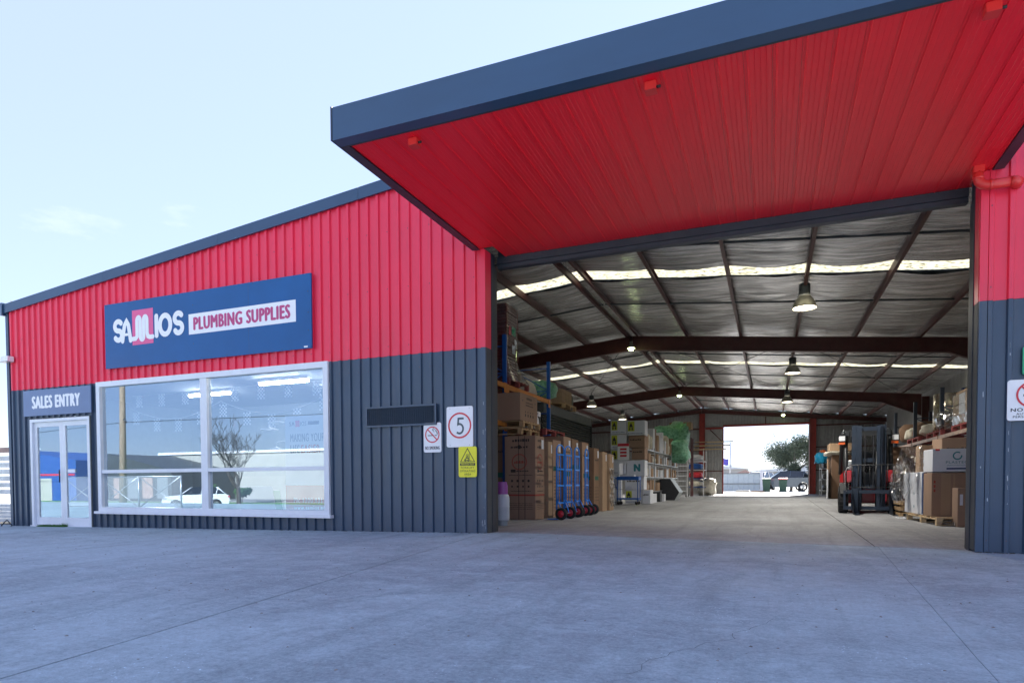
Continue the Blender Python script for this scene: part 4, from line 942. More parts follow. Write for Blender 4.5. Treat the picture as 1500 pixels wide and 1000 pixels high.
lab = ['blue hand truck nearest the camera with its red hubbed wheel in full view', 'second blue hand truck from the camera', 'third blue hand truck from the camera', 'farthest blue hand truck, set slightly apart at the right end']
proto.location = (hx, 13.42, G(hx, 13.4)); proto['label'] = lab[0]; proto.rotation_euler = (0, 0, R(-4))
for i, (y, a) in enumerate(((14.02, -3), (14.66, 2), (15.44, 5))): dup(proto, (hx+.02*i, y, 0.002), R(a), lab[i+1])
# left pallet rack
def rack_upright(t, x0, x1, y, z1, m=BLUER):
    fr = bpy.data.objects.new('upright_frame', None); COL.objects.link(fr); fr.parent = t
    for x in (x0, x1): b = MB(); b.box(x-.045, x+.045, y-.035, y-.031, 0, z1); b.box(x-.045, x-.041, y-.031, y+.035, 0, z1); b.box(x+.041, x+.045, y-.031, y+.035, 0, z1); b.build('post', m, fr)
    z = .3; s = 1
    while z+.6 < z1:
        a, c = (x0+.045, x1-.045) if s > 0 else (x1-.045, x0+.045)
        MB().tube([(a, y, z), (c, y, z+.55)], .013, 5).build('diagonal', m, fr); MB().tube([(min(a, c), y+.01, z+.57), (max(a, c), y+.01, z+.57)], .013, 5).build('diagonal', m, fr); z += .6; s = -s
t = thing('pallet_rack', 'tall blue and orange pallet rack along the left side of the warehouse', 'pallet rack', (0, 0, 0))
for y, zt in ((10.3, 4.1), (13.31, 4.12), (16.37, 4.04)): rack_upright(t, -6.60, -5.545, y, zt)
for y0, y1, z in ((13.36, 16.32, 2.93), (10.35, 13.26, 2.94), (10.35, 13.26, 2.08)):
    for x in (-5.53, -6.62): 
        b = MB(); b.box(x, x+.03, y0, y1, z-.02, z+.09); b.box(x-.012, x, y0, y1, z-.02, z+.02); b.build('beam', ORNG, t)
        for yy, s in ((y0, 1), (y1, -1)): ya, yb = sorted((yy, yy+.05*s)); MB().box(x+.031, x+.036, ya-.05, yb+.05, z-.12, z+.10).build('beam_bracket', ORNG, t)
pallet('pallet', 'dark red pallet on the orange beam under the tall wrapped stack', (-6.62, 13.35, 3.025), 1.16, 1.3, WOODR)
# tall wrapped stack of flat maroon cartons, each layer a carton
t = thing('wrapped_stack', 'tall stretch wrapped stack of flat maroon cartons on the top rack level', 'wrapped stack', (-6.55, 13.42, 3.172))
me = MB().bbox(0, 1.0, 0, .72, 0, .058, .008).mesh('flat_carton', MARC); random.seed(2)
for k in range(25):
    o = bpy.data.objects.new('flat_carton', me); COL.objects.link(o); o.parent = t; o.location = (random.uniform(-.014, .014), random.uniform(-.014, .014), k*.068)
f = right_face(t, 1.015); f.rects([(.30, 1.02, .52, 1.22)], 'green_label', GRN, .01); f.rects([(.12, 1.0, .2, 1.2)], 'red_label', SRED, .01); f.rects([(.45, .75, .6, .95), (.3, .6, .5, .8)], 'address_label', CWHT, .01)
b = MB(); vs_ = []; n = 26; m_ = 28
for j in range(n+1):
    z = 1.73*j/n; fl = .02+.32*max(0, 1-z/.55)**1.6
    for i in range(m_):
        a = 2*math.pi*i/m_; cx, cy = .5, .36; ca, sa = math.cos(a), math.sin(a); s = 1/max(abs(ca)/.51, abs(sa)/.37)
        rr = s+fl*(.4+.6*max(0, math.cos(a-.6)))*.9+.012*noise.noise((i*1.3, j*.8, 3)); vs_.append((cx+ca*rr, cy+sa*rr, z-.08*(1-j/n)))
b.add(vs_, [(j*m_+i, j*m_+(i+1) % m_, (j+1)*m_+(i+1) % m_, (j+1)*m_+i) for j in range(n) for i in range(m_)], True); b.build('stretch_wrap', FILM, t)
def blob(name, label, cat, loc, sx, sy, sz, m, seed=0, k=.18, kind=None, group=None, lump=2.2):
    """irregular soft bundle sitting on its base"""
    b = MB(); nu, nv = 22, 12; vs_ = []
    for j in range(nv+1):
        ph = -math.pi/2+math.pi*j/nv
        for i in range(nu):
            a = 2*math.pi*i/nu; d = Vector((math.cos(ph)*math.cos(a), math.cos(ph)*math.sin(a), math.sin(ph)))
            e = Vector([math.copysign(abs(c)**.62, c) for c in d]); q = 1+k*noise.noise(d*lump+Vector((seed, 0, 0)))+k*.5*noise.noise(d*lump*3+Vector((seed, 5, 0)))
            vs_.append((e.x*sx/2*q, e.y*sy/2*q, max(0, sz/2+e.z*sz/2*q)))
    b.add(vs_, [(j*nu+i, j*nu+(i+1) % nu, (j+1)*nu+(i+1) % nu, (j+1)*nu+i) for j in range(nv) for i in range(nu)], True)
    o = b.build(name, m); o.location = loc; return tag(o, label, cat, group)
blob('green_bale', 'green and white wrapped bale on the top rack level behind the blue post', 'bale', (-6.0, 16.9, 3.12), .95, .9, .5, GREENW, 3)
blob('white_bundle', 'white bundle between the maroon stack and the green bale', 'bundle', (-6.05, 15.7, 3.03), .7, .8, .42, BONE, 8)
t = carton('brown_parcel', 'brown parcel behind the white bundle on the top rack level', (-6.6, 15.2, 3.03), .5, .6, .62, CARD3)
# ribbed screen (stacked louvre panels) and what lies on it
t = thing('ribbed_screen', 'large dark grey panel of horizontal ribs behind the tall cartons', 'screen wall', (-5.80, 16.55, 1.5))
for k in range(17):
    b = MB(); z = k*.072; b.add([(0, 0, z), (0, 5.0, z), (.045, 5.0, z+.012), (.045, 0, z+.012), (0, 0, z+.055), (0, 5.0, z+.055)], [(0, 3, 2, 1), (3, 4, 5, 2)]); b.build('rib', DGREY, t)
MB().box(-.9, .05, 0, 5.0, 1.235, 1.50).build('head_panel', DGREY, t); MB().box(-.03, -.005, 0, 5.0, -1.48, 1.234).build('backing', BLACK, t); MB().box(-.02, .06, 5.002, 5.06, -1.48, 1.50).build('end_post', DARK, t)
pallet('pallet', 'timber pallet on top of the ribbed screen', (-6.5, 18.0, 3.005), .9, 1.2, WOOD)
for i in range(2):
    for j in range(3):
        for k in range(3): carton('small_carton', f'small pale carton on the ribbed screen, {["left", "right"][i]} column, {["near", "middle", "far"][j]} row, {["bottom", "middle", "top"][k]} layer', (-6.35+i*.33, 18.05+j*.33, 3.152+k*.14), .32, .32, .135, CARD2, tape=False, group='small cartons stacked on the ribbed screen')
blob('dark_bundle', 'dark grey wrapped bundle standing behind the small cartons on the screen', 'bundle', (-6.1, 19.6, 3.01), .5, .6, .62, mat('dark_wrap', (.09, .08, .075), .5, var=.3, bump=.4, bscale=10), 21)

# ------------------------------------------------------------------ white cartons and steel shelving, left aisle
random.seed(9)
def white_box(x, y, z, w, h, label, mark, d=.6, m=CWHT, rz=0):
    t = carton('white_carton', label, (x, y, z), w, d, h, m, rz, 'cartons piled at the shelf end', tape=False)
    f = front(t)
    if mark == 'house':
        f.rects([(.03, h*.28, w*.42, h-.03)], 'yellow_patch', INKY); cx = w*.225
        f.polys([[(cx-.08, h*.55), (cx+.08, h*.55), (cx, h*.88)]], 'house_print', BLACK, .003); f.rects([(cx-.07, h*.34, cx-.02, h*.52), (cx+.02, h*.34, cx+.07, h*.52)], 'house_print', BLACK, .003)
        squiggle(f, .04, w*.9, h*.10, .03, INKBL, 8)
    elif mark == 'N': f.text('N', w*.42, h*.3, w*.3, h*.45, INKT, .003, bold=.06)
    elif mark == 'a': f.text('Co', w*.4, h*.3, w*.3, h*.4, INKT, .003)
    elif mark == 't': squiggle(f, w*.1, w*.8, h*.6, .06, INKB, 4)
    return t
yb = 23.8
white_box(-5.60, yb, 2.62, .60, .52, 'topmost white carton with yellow house print, left column', 'house')
white_box(-4.98, yb, 2.56, .66, .54, 'topmost white carton with yellow house print, right column', 'house')
white_box(-5.60, yb, 2.06, .60, .54, 'white carton with yellow house print directly under the top left one', 'house')
white_box(-4.92, yb, 2.10, .60, .44, 'brown carton under the top right white carton', 't', m=CARD)
white_box(-5.60, yb, 1.55, .60, .48, 'white carton with a house print, third in the left column', 'house')
white_box(-4.80, yb, 1.66, .48, .42, 'brown carton right of the red and white notice', 't', m=CARD)
white_box(-5.60, yb, 1.12, .60, .41, 'white carton with teal letters at head height of the cart, left column', 'a')
white_box(-4.98, yb, 1.05, .66, .58, 'white carton with a teal letter N above the blue cart', 'N')
white_box(-5.74, yb-.65, 1.10, .62, .52, 'front white carton with brown house print beside the blue cart', 'house')
white_box(-5.72, yb-.65, .56, .58, .52, 'front white carton second from the floor beside the blue cart', 'house')
white_box(-5.66, yb-.65, .02, .52, .52, 'front white carton on the floor beside the blue cart', 'house')
white_box(-5.05, yb, .02, .60, .50, 'white carton on the floor behind the blue cart, left', 'house'); white_box(-4.42, yb+.05, .02, .3, .50, 'narrow white carton behind the blue cart wheels', 't')
white_box(-5.05, yb, .54, .70, .48, 'white carton behind the deck of the blue cart', 't')
t = thing('red_notice', 'white notice with red lettering blocks fixed on the carton pile', 'notice', (-5.18, yb-.68, 1.62))
MB().box(0, .42, -.01, 0, 0, .60).build('board', WHITE, t); f = Face(t, (0, -.01, 0)); f.rects([(.0, .50, .42, .60)], 'red_band', SRED); 
for q in range(3): f.rects([(.09, .36-q*.12, .33, .43-q*.12)], 'red_lettering', SRED)
MB().box(.02, .4, -.012, 0, -.12, -.01).build('lower_strip', CWHT, t)
# blue cart
t = thing('platform_cart', 'blue two deck trolley parked in front of the white cartons', 'trolley', (-5.1, 22.6, .03))
for z, th in ((.86, .13), (.17, .05)): MB().box(0, .78, 0, .5, z, z+th).build('deck', BLUER, t)
for x in (0.02, .75):
    for y in (.02, .47): MB().tube([(x, y, .1), (x, y, .90)], .018, 6).build('leg', BLUER, t)
MB().tube([(.02, .02, .9), (-.30, .02, 1.02), (-.38, .25, 1.03), (-.30, .47, 1.02), (.02, .47, .9)], .016, 6).build('push_handle', BLUER, t); MB().tube([(-.16, .02, .97), (.02, .02, .5)], .012, 6).build('handle_brace', BLUER, t)
for x in (.06, .70):
    for y in (.06, .44):
        w = bpy.data.objects.new('caster', None); COL.objects.link(w); w.parent = t
        MB().lathe([(0, -.02), (.06, -.02), (.065, 0), (.06, .02), (0, .02)], 14, Matrix.Translation((x, y, .04)) @ Matrix.Rotation(R(90), 4, 'X')).build('tyre', TYRE, w); MB().box(x-.02, x+.02, y-.028, y+.028, .08, .16).build('fork', GALV, w)
carton('parts_tray', 'shallow pale tray lying on the top deck of the blue cart', (-5.0, 22.7, 1.022), .5, .35, .06, CWHT, tape=False, cat='tray')
# shelving unit
t = thing('steel_shelving', 'long galvanised shelving unit of four levels along the left aisle', 'shelving', (-5.1, 24.55, .03))
SY = 9.6
SHZ = (2.08, 1.57, 1.0, .42)
for z in SHZ:
    for k in range(4): y0 = k*SY/4; MB().box(0, .62, y0+.01, y0+SY/4-.01, z-.035, z).build('shelf', GALV, t)
for k in range(5):
    for x in (0, .60): MB().box(x, x+.035, k*SY/4-.018, k*SY/4+.018, 0, 2.2).build('post', GALV, t)
def shelf_goods(z, h0, h1, zi, nm):
    y = .1; k = 0; cnt = {}
    def nth(kind):
        n_ = cnt[kind] = cnt.get(kind, 0)+1; return f'{n_}'+{1: 'st', 2: 'nd', 3: 'rd'}.get(n_ if n_ not in (11, 12, 13) else 0, 'th')
    while y < SY-.4:
        w = random.uniform(.18, .42); h = random.uniform(h0, h1); x0 = -5.1+.62-random.uniform(.42, .56); loc = (x0, 24.55+y, .03+z)
        r = random.random(); d = -4.5-x0
        if r < .38: blob('bagged_fitting', f'{nth(0)} bagged white fitting from the near end {nm} of the shelving', 'bagged fitting', (x0+.2, 24.55+y+w/2, .031+z), .38, w*.9, h, BONE if r > .15 else CWHT, y, group=f'white bagged fittings {nm}')
        elif r < .75: carton('shelf_carton', f'{nth(1)} brown carton from the near end {nm} of the shelving', loc, d, w, h, random.choice([CARD, CARD2, CARD3]), tape=False, group=f'brown cartons {nm}')
        else: carton('shelf_carton', f'{nth(2)} pale carton from the near end {nm} of the shelving', loc, d, w, h, CWHT, tape=False, group=f'pale cartons {nm}')
        y += w+random.uniform(.005, .05); k += 1
shelf_goods(2.08, .45, .95, 0, 'on the top shelf'); shelf_goods(1.57, .25, .42, 1, 'on the second shelf'); shelf_goods(1.0, .3, .45, 2, 'on the third shelf'); shelf_goods(.42, .3, .48, 3, 'on the lowest shelf')
for i, (x, y, w, d, h, m, l_) in enumerate(((-4.60, 24.9, .35, 1.2, .36, CWHT, 'long pale crate on the floor under the near end of the shelving'), (-4.55, 26.9, .3, .5, .40, DARK, 'black tub on the floor under the shelving'), (-4.5, 27.7, .3, .45, .3, CWHT, 'white tub with straps beside the black tub'))):
    carton('floor_crate', l_, (x, y, G(x, y)), w, d, h, m, tape=False, cat='crate')
t = thing('dark_bin', 'black wedge shaped hopper with a grey sloping front at the end of the shelving', 'hopper', (-4.3, 29.0, .01))
MB().prism([(-.3, 0), (.35, 0), (.55, .35), (.15, .95), (-.3, .95)], 0, 1.2, 'Y').build('body', DARK, t)
MB().prism([(.36, 0), (.37, 0), (.57, .35), (.17, .95), (.155, .95), (.555, .35)], -.001, 1.2, 'Y').build('front_panel', mat('pale_grey_panel', (.45, .50, .52), .5), t)
# far left aisle: green wrapped load on a tall trolley, step ladder, racks
blob('green_wrapped_load', 'big green netted load high above the far end of the shelving', 'wrapped load', (-4.6, 33.6, 2.25), 1.5, 2.0, 1.5, GREENW, 31, .5, lump=1.6)
blob('green_hanging_sheet', 'green netting sheet hanging down from the wrapped load', 'netting', (-4.2, 32.6, 1.75), .9, 1.4, 1.15, GREENW, 37, .35)
carton('lying_carton', 'open brown carton on top of the green netted load', (-4.9, 34.0, 3.55), 1.1, .8, .35, CARD2, tape=False)
t = thing('step_ladder_trolley', 'mobile step ladder of pale treads near the back of the left aisle', 'step ladder', (-4.75, 34.8, .02))
for k in range(8): MB().box(0, .60, .1+k*.12, .35+k*.12, .3+k*.27, .34+k*.27).build('tread', CWHT, t)
for x in (0, .6): MB().tube([(x, 0, .1), (x, 1.1, 2.5), (x, 1.1, 3.2)], .02, 6).build('rail', GALV, t); MB().tube([(x, 1.1, 2.5), (x, 1.3, .1)], .02, 6).build('rear_leg', GALV, t)
for x in (0, .6):
    for y in (0.05, 1.3): MB().lathe([(0, -.02), (.07, -.02), (.07, .02), (0, .02)], 12, Matrix.Translation((x, y, .07)) @ Matrix.Rotation(R(90), 4, 'Y')).build('caster', TYRE, t)
t = thing('bag_rack', 'rack with a white frame holding blue, red and white bags by the back wall', 'rack', (-4.5, 38.2, .03))
for x in (0, .9):
    for y in (0, 1.6): MB().box(x, x+.05, y, y+.05, 0, 2.7).build('post', WHITE, t)
for z in (.5, 1.0, 1.5, 2.0): MB().box(0, .95, 0, 1.65, z-.03, z).build('shelf', BLUER if z < 1.4 else WHITE, t)
MB().box(.1, .2, .2, 1.4, 2.01, 2.65).build('red_panel', SRED, t)
for k, (z, m, c) in enumerate(((.5, BONE, 'pale'), (1.0, SRED, 'red'), (1.5, BLUER, 'blue'), (2.0, CWHT, 'white'))):
    for q in range(2): blob('bag', f'{["near", "far"][q]} {c} bag on the rack by the back wall', 'bag', (-4.05, 38.5+q*.8, .032+z), .75, .7, .36, m, k*3+q, group=f'{c} bags on the rack')
blob('pale_bag_heap', 'heap of pale plastic bags on the floor left of the back door', 'bag heap', (-3.55, 40.2, .02), 1.0, 1.3, 1.0, BONE, 77, .35, lump=4)
for k in range(3):
    t = tag(MB().box(-3.9, -2.2+k*.15, 36.0+k*.4, 36.12+k*.4, 2.55+k*.22, 2.60+k*.22).build('timber_length', PINE), ['lowest', 'middle', 'highest'][k]+' pale timber length sticking out towards the back door', 'timber', 'timber lengths near the back door')
t = thing('cantilever_rack', 'brown steel cantilever rack carrying the pale timber lengths', 'rack', (-4.0, 36.0, .03))
MB().box(-.08, 0, .2, .3, 0, 3.2).build('post', MAROON, t); MB().box(-.08, 0, .9, 1.0, 0, 3.2).build('post', MAROON, t)
for z in (2.50, 2.72, 2.94): MB().box(0, .8, .22, .28, z-.03-.0, z).build('arm', MAROON, t)

# ------------------------------------------------------------------ right hand side stock
t = thing('pallet_rack', 'dark blue pallet rack with a galvanised beam along the right side', 'pallet rack', (0, 0, 0))
for y in (12.6, 15.8, 19.0, 22.2, 25.4): rack_upright(t, 3.98, 5.0, y, 3.15, NAVYD)
for k in range(4):
    for z in (1.86,):
        for x in (3.90, 5.02): b = MB(); b.box(x, x+.035, 12.66+k*3.2, 15.74+k*3.2, z, z+.08); b.build('beam', ORNG if x > 4 else mat('worn_orange_beam', (.40, .27, .20), .45, .2, var=.4, dirt=.3), t)
for k in range(4): pallet('pallet', f'dark pallet on the right rack, {["nearest the doorway", "second from the doorway", "third from the doorway", "farthest back"][k]}', (3.92, 13.6+k*2.6, 1.945), 1.1, 1.6, WOODR, group='pallets on the right rack')
t = thing('foil_roll', 'tall gold and silver foil wrapped cylinder on the right rack', 'roll', (4.28, 19.75, 2.092))
MB().lathe([(0, 0), (.34, 0), (.34, .95), (.30, .98), (0, .98)], 26).build('wrapped_roll', FOILW, t)
t = thing('foil_roll', 'second foil wrapped cylinder behind the front one, with a dark band', 'roll', (4.72, 18.9, 2.092))
MB().lathe([(0, 0), (.34, 0), (.34, 1.0), (0, 1.0)], 26).build('wrapped_roll', FOILW, t); MB().box(-.36, -.30, -.12, .0, 0, 1.0).build('dark_strap', INKBL, t)
blob('clear_bag', 'crumpled clear plastic bag in front of the foil cylinders', 'plastic bag', (4.05, 18.6, 2.092), .5, .8, .42, FILM, 14, .3, lump=4)
random.seed(21)
for k in range(3):
    for i in range(3): carton('rack_carton', f'film wrapped pale carton on the right rack, {["near", "middle", "far"][i]} column, {["bottom", "middle", "top"][k]} layer', (4.0, 16.55+i*.5, 2.092+k*.235), .6, .48, .225, random.choice([CWHT, CARD2, CWHT]), tape=False, group='film wrapped cartons on the right rack')
t = thing('film_cover', 'shiny film sheet over the pale cartons on the right rack', 'plastic wrap', (3.985, 16.5, 2.1)); b = MB(); vs_ = []
for j in range(15):
    for i in range(22): vs_.append((-.012-.02*abs(noise.noise((i*.7, j*.9, 6))), i*.07, j*.05))
b.add(vs_, [(j*22+i, (j+1)*22+i, (j+1)*22+i+1, j*22+i+1) for j in range(14) for i in range(21)], True); b.build('film', FILM, t)
carton('rack_carton', 'brown carton at the doorway end of the right rack top', (4.0, 15.7, 2.092), .6, .6, .68, CARD); carton('rack_carton', 'brown flat carton lying over the pale cartons on the right rack', (4.05, 17.1, 2.80), .6, .9, .08, CARD2)
for i, (y, m, h) in enumerate(((21.6, BONE, .35), (22.6, CARD3, .5), (23.8, BONE, .4), (24.8, CARD3, .6))): blob('mixed_bundle', ['nearest', 'second', 'third', 'farthest'][i]+' wrapped bundle on the far end of the right rack', 'bundle', (4.35, y, 2.095), .7, .8, h, m, 50+i, group='bundles on the far end of the right rack')
# floor pile by the doorway
pz = G(3, 13.6)
pallet('pallet', 'pale timber pallet under the cartons beside the right door post', (2.76, 13.42, pz+.005), 1.2, 2.1, PINE, R(3))
t = carton('brown_carton', 'broad brown carton on the pale pallet beside the right door post', (2.76, 13.85, pz+.153), 1.05, .5, .80, CARD, R(4))
f = front(t); f.rects([(.15, .02, .30, .78), (.34, .02, .37, .78)], 'worn_band', CARD2, .0015); 
for q in range(12): f.rects([(.60, .14+q*.04, .65, .165+q*.04)], 'vertical_lettering', INKB)
for q in range(3): f.rects([(.03, .45+q*.08, .06, .50+q*.08)], 'small_marks', INKR)
t = carton('white_panel_carton', 'tall white and blue carton behind the broad brown carton', (2.74, 14.45, pz+.153), 1.1, 1.5, .83, CWHT, R(2))
f = left_face(t, 1.5); f.rects([(1.40, .01, 1.495, .81)], 'blue_edge', INKBL); f.polys([circ(.8, .14, .03, 10), circ(.8, .4, .03, 10)], 'teal_mark', INKT); f = front(t); f.rects([(.0, .0, .06, .82)], 'blue_edge', INKBL)
t = carton('logo_carton', 'white carton with a teal ring logo on top of the broad brown carton', (2.78, 13.90, pz+.975), .78, .6, .42, CWHT, R(3))
f = front(t); f.ribs([(arc(.39, .29, .065, .065, 60, 360, 20), .022)], 'ring_logo', INKT); f.text('PLASTEC', .21, .15, .34, .045, INKT, bold=.0); f.text('INNOVATION', .23, .10, .30, .025, INKT); f.rects([(.22, .04, .56, .07)], 'dark_strip', INKBL); f.rects([(.04, .385, .11, .419), (.67, .385, .74, .419)], 'red_corner_mark', SRED)
t = carton('printed_carton', 'brown carton with black capitals behind the ring logo carton', (3.10, 14.75, pz+.99), .85, .7, .65, CARD, R(2)); f = front(t); squiggle(f, .08, .6, .42, .05, INKB, 9)
t = carton('slim_carton', 'slim upright brown carton leaning by the right door post with a white sticker', (3.02, 13.20, pz), .30, .3, .68, CARD, R(3)); f = front(t); f.rects([(.03, .38, .075, .57)], 'sticker', CWHT)
b = carton('label_carton', 'pale carton with white labels left of the black lettered carton', (2.85, 15.4, pz+.99), .3, .4, .55, CARD2); f = front(b); f.rects([(.06, .05, .2, .12), (.06, .18, .2, .26), (.06, .34, .2, .42)], 'address_label', CWHT)
random.seed(8)
def crumple(name, label, loc, sx, sy, sz, seed, m=FILM):
    b = MB(); n = 20; vs_ = []
    for j in range(n+1):
        for i in range(n+1):
            u, v = i/n, j/n; w = noise.noise((u*5, v*5, seed))*.5+noise.noise((u*13, v*13, seed))*.3
            vs_.append(((u-.5)*sx*(.6+.5*v*(1-v)*3)+w*.12, w*sy, v*sz+.02*noise.noise((u*9, v*9, seed+2))))
    b.add(vs_, [(j*(n+1)+i, j*(n+1)+i+1, (j+1)*(n+1)+i+1, (j+1)*(n+1)+i) for j in range(n) for i in range(n)], True)
    o = b.build(name, m); o.location = loc; return tag(o, label, 'plastic wrap')
crumple('hanging_film', 'crumpled clear film hanging between the forklift and the ring logo carton', (2.62, 14.9, pz+.55), .55, .5, .95, 3)
crumple('hanging_film', 'loose clear film heap on the left edge of the pallet beside the door post', (2.55, 15.6, pz+.35), .4, .5, .8, 9)
crumple('floor_film', 'clear film scrap on the floor at the pallet corner', (3.05, 13.35, pz+.01), .6, .3, .10, 13)
t = thing('pallet_stack', 'low stack of broken pallets between the forklift and the white carton', 'pallet stack', (2.75, 16.9, 0.0))
for k in range(3):
    for q in range(4): MB().box(0, .8, q*.25, q*.25+.1, .06+k*.13, .08+k*.13).build('deck_board', WOOD, t)
    for x in (0, .36, .72): MB().box(x, x+.07, 0, .85, k*.13, .059+k*.13).build('bearer', WOOD, t)
carton('white_carton', 'white carton with green dots beside the forklift', (2.92, 17.0, .40), .55, .5, .55, CWHT, tape=False)
blob('fabric_bundle', 'grey and red bundle on the dark shelf right of the forklift', 'bundle', (3.55, 17.2, 1.18), .9, .7, .24, BONE, 61); carton('dark_shelf_carton', 'dark carton under the grey bundle right of the forklift', (3.4, 17.3, .02), .8, .8, 1.15, CARD3)
carton('standing_carton', 'tall plain brown carton behind the right of the forklift mast', (3.1, 20.3, .0), .6, .6, 1.75, CARD3)
random.seed(12)
b = MB()
for k in range(26):
    x = 2.55+random.random()*.35; y = 15.6+random.random()*.9; s = random.uniform(.012, .04); z = .004
    b.add([(x+s*random.uniform(.4, 1.2)*math.cos(i*1.26), y+s*random.uniform(.4, 1.2)*math.sin(i*1.26), z+random.random()*.01) for i in range(5)]+[(x, y, z+s*.5)], [(i, (i+1) % 5, 5) for i in range(5)])
b.build('floor_litter', CWHT, kind='stuff')
# forklift
def forklift():
    t = thing('forklift', 'red and black forklift with raised load guard parked facing the doorway', 'forklift', (2.26, 18.0, 0.0), R(-3))
    # chassis and counterweight (local: front is -Y)
    b = MB(); b.prism([(-.50, .30), (.50, .30), (.50, .62), (.44, .70), (-.44, .70), (-.50, .62)], .62, 1.55, 'Y'); b.build('chassis', FRED, t)
    b = MB(); vs_ = []; prof = [(1.55, .22, .80), (1.75, .20, 1.08), (2.2, .20, 1.06), (2.48, .26, .98), (2.58, .40, .80)]; rings = []
    for y, z0, z1 in prof:
        w = .58-.10*max(0, (y-2.1)/.5); rings.append([(-w, y, z0+.05), (-w+.06, y, z0), (w-.06, y, z0), (w, y, z0+.05), (w, y, z1-.12), (w-.10, y, z1), (-w+.10, y, z1), (-w, y, z1-.12)])
    v = [p for r_ in rings for p in r_]; fs = [tuple(range(8)), tuple(range(39, 31, -1))]
    for j in range(4):
        for i in range(8): fs.append((j*8+(i+1) % 8, j*8+i, (j+1)*8+i, (j+1)*8+(i+1) % 8))
    b.add(v, fs); b.build('counterweight', FRED, t)
    b = MB(); b.prism([(.70, .71), (1.54, .71), (1.54, 1.02), (1.15, 1.04), (1.05, .92), (.70, .90)], -.40, .40, 'X'); b.build('engine_hood', DARK, t)
    b = MB(); b.bbox(-.26, .26, 1.05, 1.5, 1.06, 1.18, .03); b.box(-.25, .25, 1.42, 1.52, 1.19, 1.62); b.build('seat', BLACK, t)
    for s in (-1, 1):
        x0, x1 = sorted((s*.44, s*.63)); b = MB(); b.prism([(-.02, .50), (.08, .76), (.40, .78), (.68, .72), (.68, .55), (.40, .60), (.10, .58)], x0, x1, 'X'); b.build('mudguard', DARK, t)
        x0, x1 = sorted((s*.36, s*.54)); MB().bbox(x0, x1, .20, .32, .79, 1.08, .02).build('red_front_panel', FRED, t)
        for y, r, w0, w1 in ((.36, .34, .44, .66), (1.95, .27, .40, .60)):
            w = bpy.data.objects.new('wheel', None); COL.objects.link(w); w.parent = t
            Mx = Matrix.Translation((s*(w0+w1)/2, y, r+.002)) @ Matrix.Rotation(R(90), 4, 'Y'); hw = (w1-w0)/2
            b = MB(); b.lathe([(r*.55, -hw), (r*.93, -hw), (r, -hw*.75), (r, hw*.75), (r*.93, hw), (r*.55, hw)], 28, Mx)
            for k in range(22):
                a = 2*math.pi*k/22; b.box(-hw*.8, hw*.8, -.012, .012, r-.005, r+.012, Matrix.Translation((s*(w0+w1)/2, y, r+.002)) @ Matrix.Rotation(a, 4, 'X'))
            b.build('tyre', TYRE, w); MB().lathe([(0, -hw*.5), (r*.3, -hw*.55), (r*.54, -hw*.9), (r*.54, hw*.9), (r*.3, hw*.55), (0, hw*.5)], 18, Mx).build('rim', WHITE, w)
    # overhead guard
    for s in (-1, 1):
        MB().tube([(s*.50, .30, .72), (s*.50, .36, 1.2), (s*.50, .60, 1.92), (s*.50, .74, 2.07), (s*.50, .95, 2.12), (s*.50, 1.9, 2.12), (s*.52, 2.05, 2.02), (s*.55, 2.1, 1.0)], .055, 8).build('guard_post', DARK, t)
        MB().bbox(*(sorted((s*.52, s*.40))), .50, .62, 1.98, 2.10, .02).build('guard_corner', DARK, t)
        lt = bpy.data.objects.new('headlight', None); COL.objects.link(lt); lt.parent = t
        x0, x1 = sorted((s*.50, s*.68)); MB().bbox(x0, x1, .36, .46, 1.82, 1.98, .015).build('lamp_housing', BLACK, lt); MB().box(x0+.02, x1-.02, .352, .359, 1.84, 1.96).build('lens', mat('headlight_lens', (.72, .74, .76), .15), lt)
        MB().box(x0+.01, x1-.02, .38, .45, 1.75, 1.815).build('indicator', ORL, t)
    for k in range(6): y = .85+k*.2; MB().box(-.44, .44, y, y+.04, 2.10, 2.14).build('guard_bar', DARK, t)
    MB().bbox(-.53, .53, .55, .78, 1.97, 2.13, .03).build('guard_front_bar', DARK, t)
    MB().tube([(-.05, .75, 1.0), (-.02, .58, 1.25)], .02, 6).build('steering_column', BLACK, t); MB().tube([(.15*math.cos(a*math.pi/8), .56+.05*math.sin(a*math.pi/8), 1.27+.14*math.sin(a*math.pi/8)) for a in range(17)], .014, 6, False).build('steering_wheel', BLACK, t)
    MB().bbox(-.40, .40, .52, .70, .72, 1.05, .03).build('dashboard', DARK, t)
    MB().lathe([(0, 0), (.15, .0), (.15, .7), (0, .72)], 18, Matrix.Translation((-.36, 2.25, 1.25)) @ Matrix.Rotation(R(90), 4, 'Y')).build('gas_cylinder', GASW, t)
    # mast: two channels each side, crossbars, hydraulic rams, chains
    for s in (-1, 1):
        for xo, y0, z1, w in ((.30, .10, 2.20, .075), (.225, .02, 2.18, .06)):
            x = s*xo; b = MB(); b.box(x-w, x+w*.2 if s > 0 else x+w, y0, y0+.018, .08, z1); xw = x+(w-.012)*(-1 if s < 0 else 1)
            b.box(xw-.008, xw+.008, y0+.019, y0+.11, .08, z1); b.box(x-w, x+w, y0+.111, y0+.128, .08, z1); b.build('mast_channel', MAST, t)
        MB().tube([(s*.17, .10, .15), (s*.17, .10, 1.55)], .028, 8).build('lift_ram', DARK, t); MB().box(s*.09-.012, s*.09+.012, .02, .035, .5, 2.0).build('lift_chain', BLACK, t)
    for z in (2.06, 1.28, .62): MB().box(-.30, .30, .10, .14, z, z+.10).build('mast_crossbar', MAST, t)
    # carriage, guard, forks
    for z in (.10, .50): MB().box(-.56, .60, -.035, .0, z, z+.09).build('carriage_bar', MAST, t)
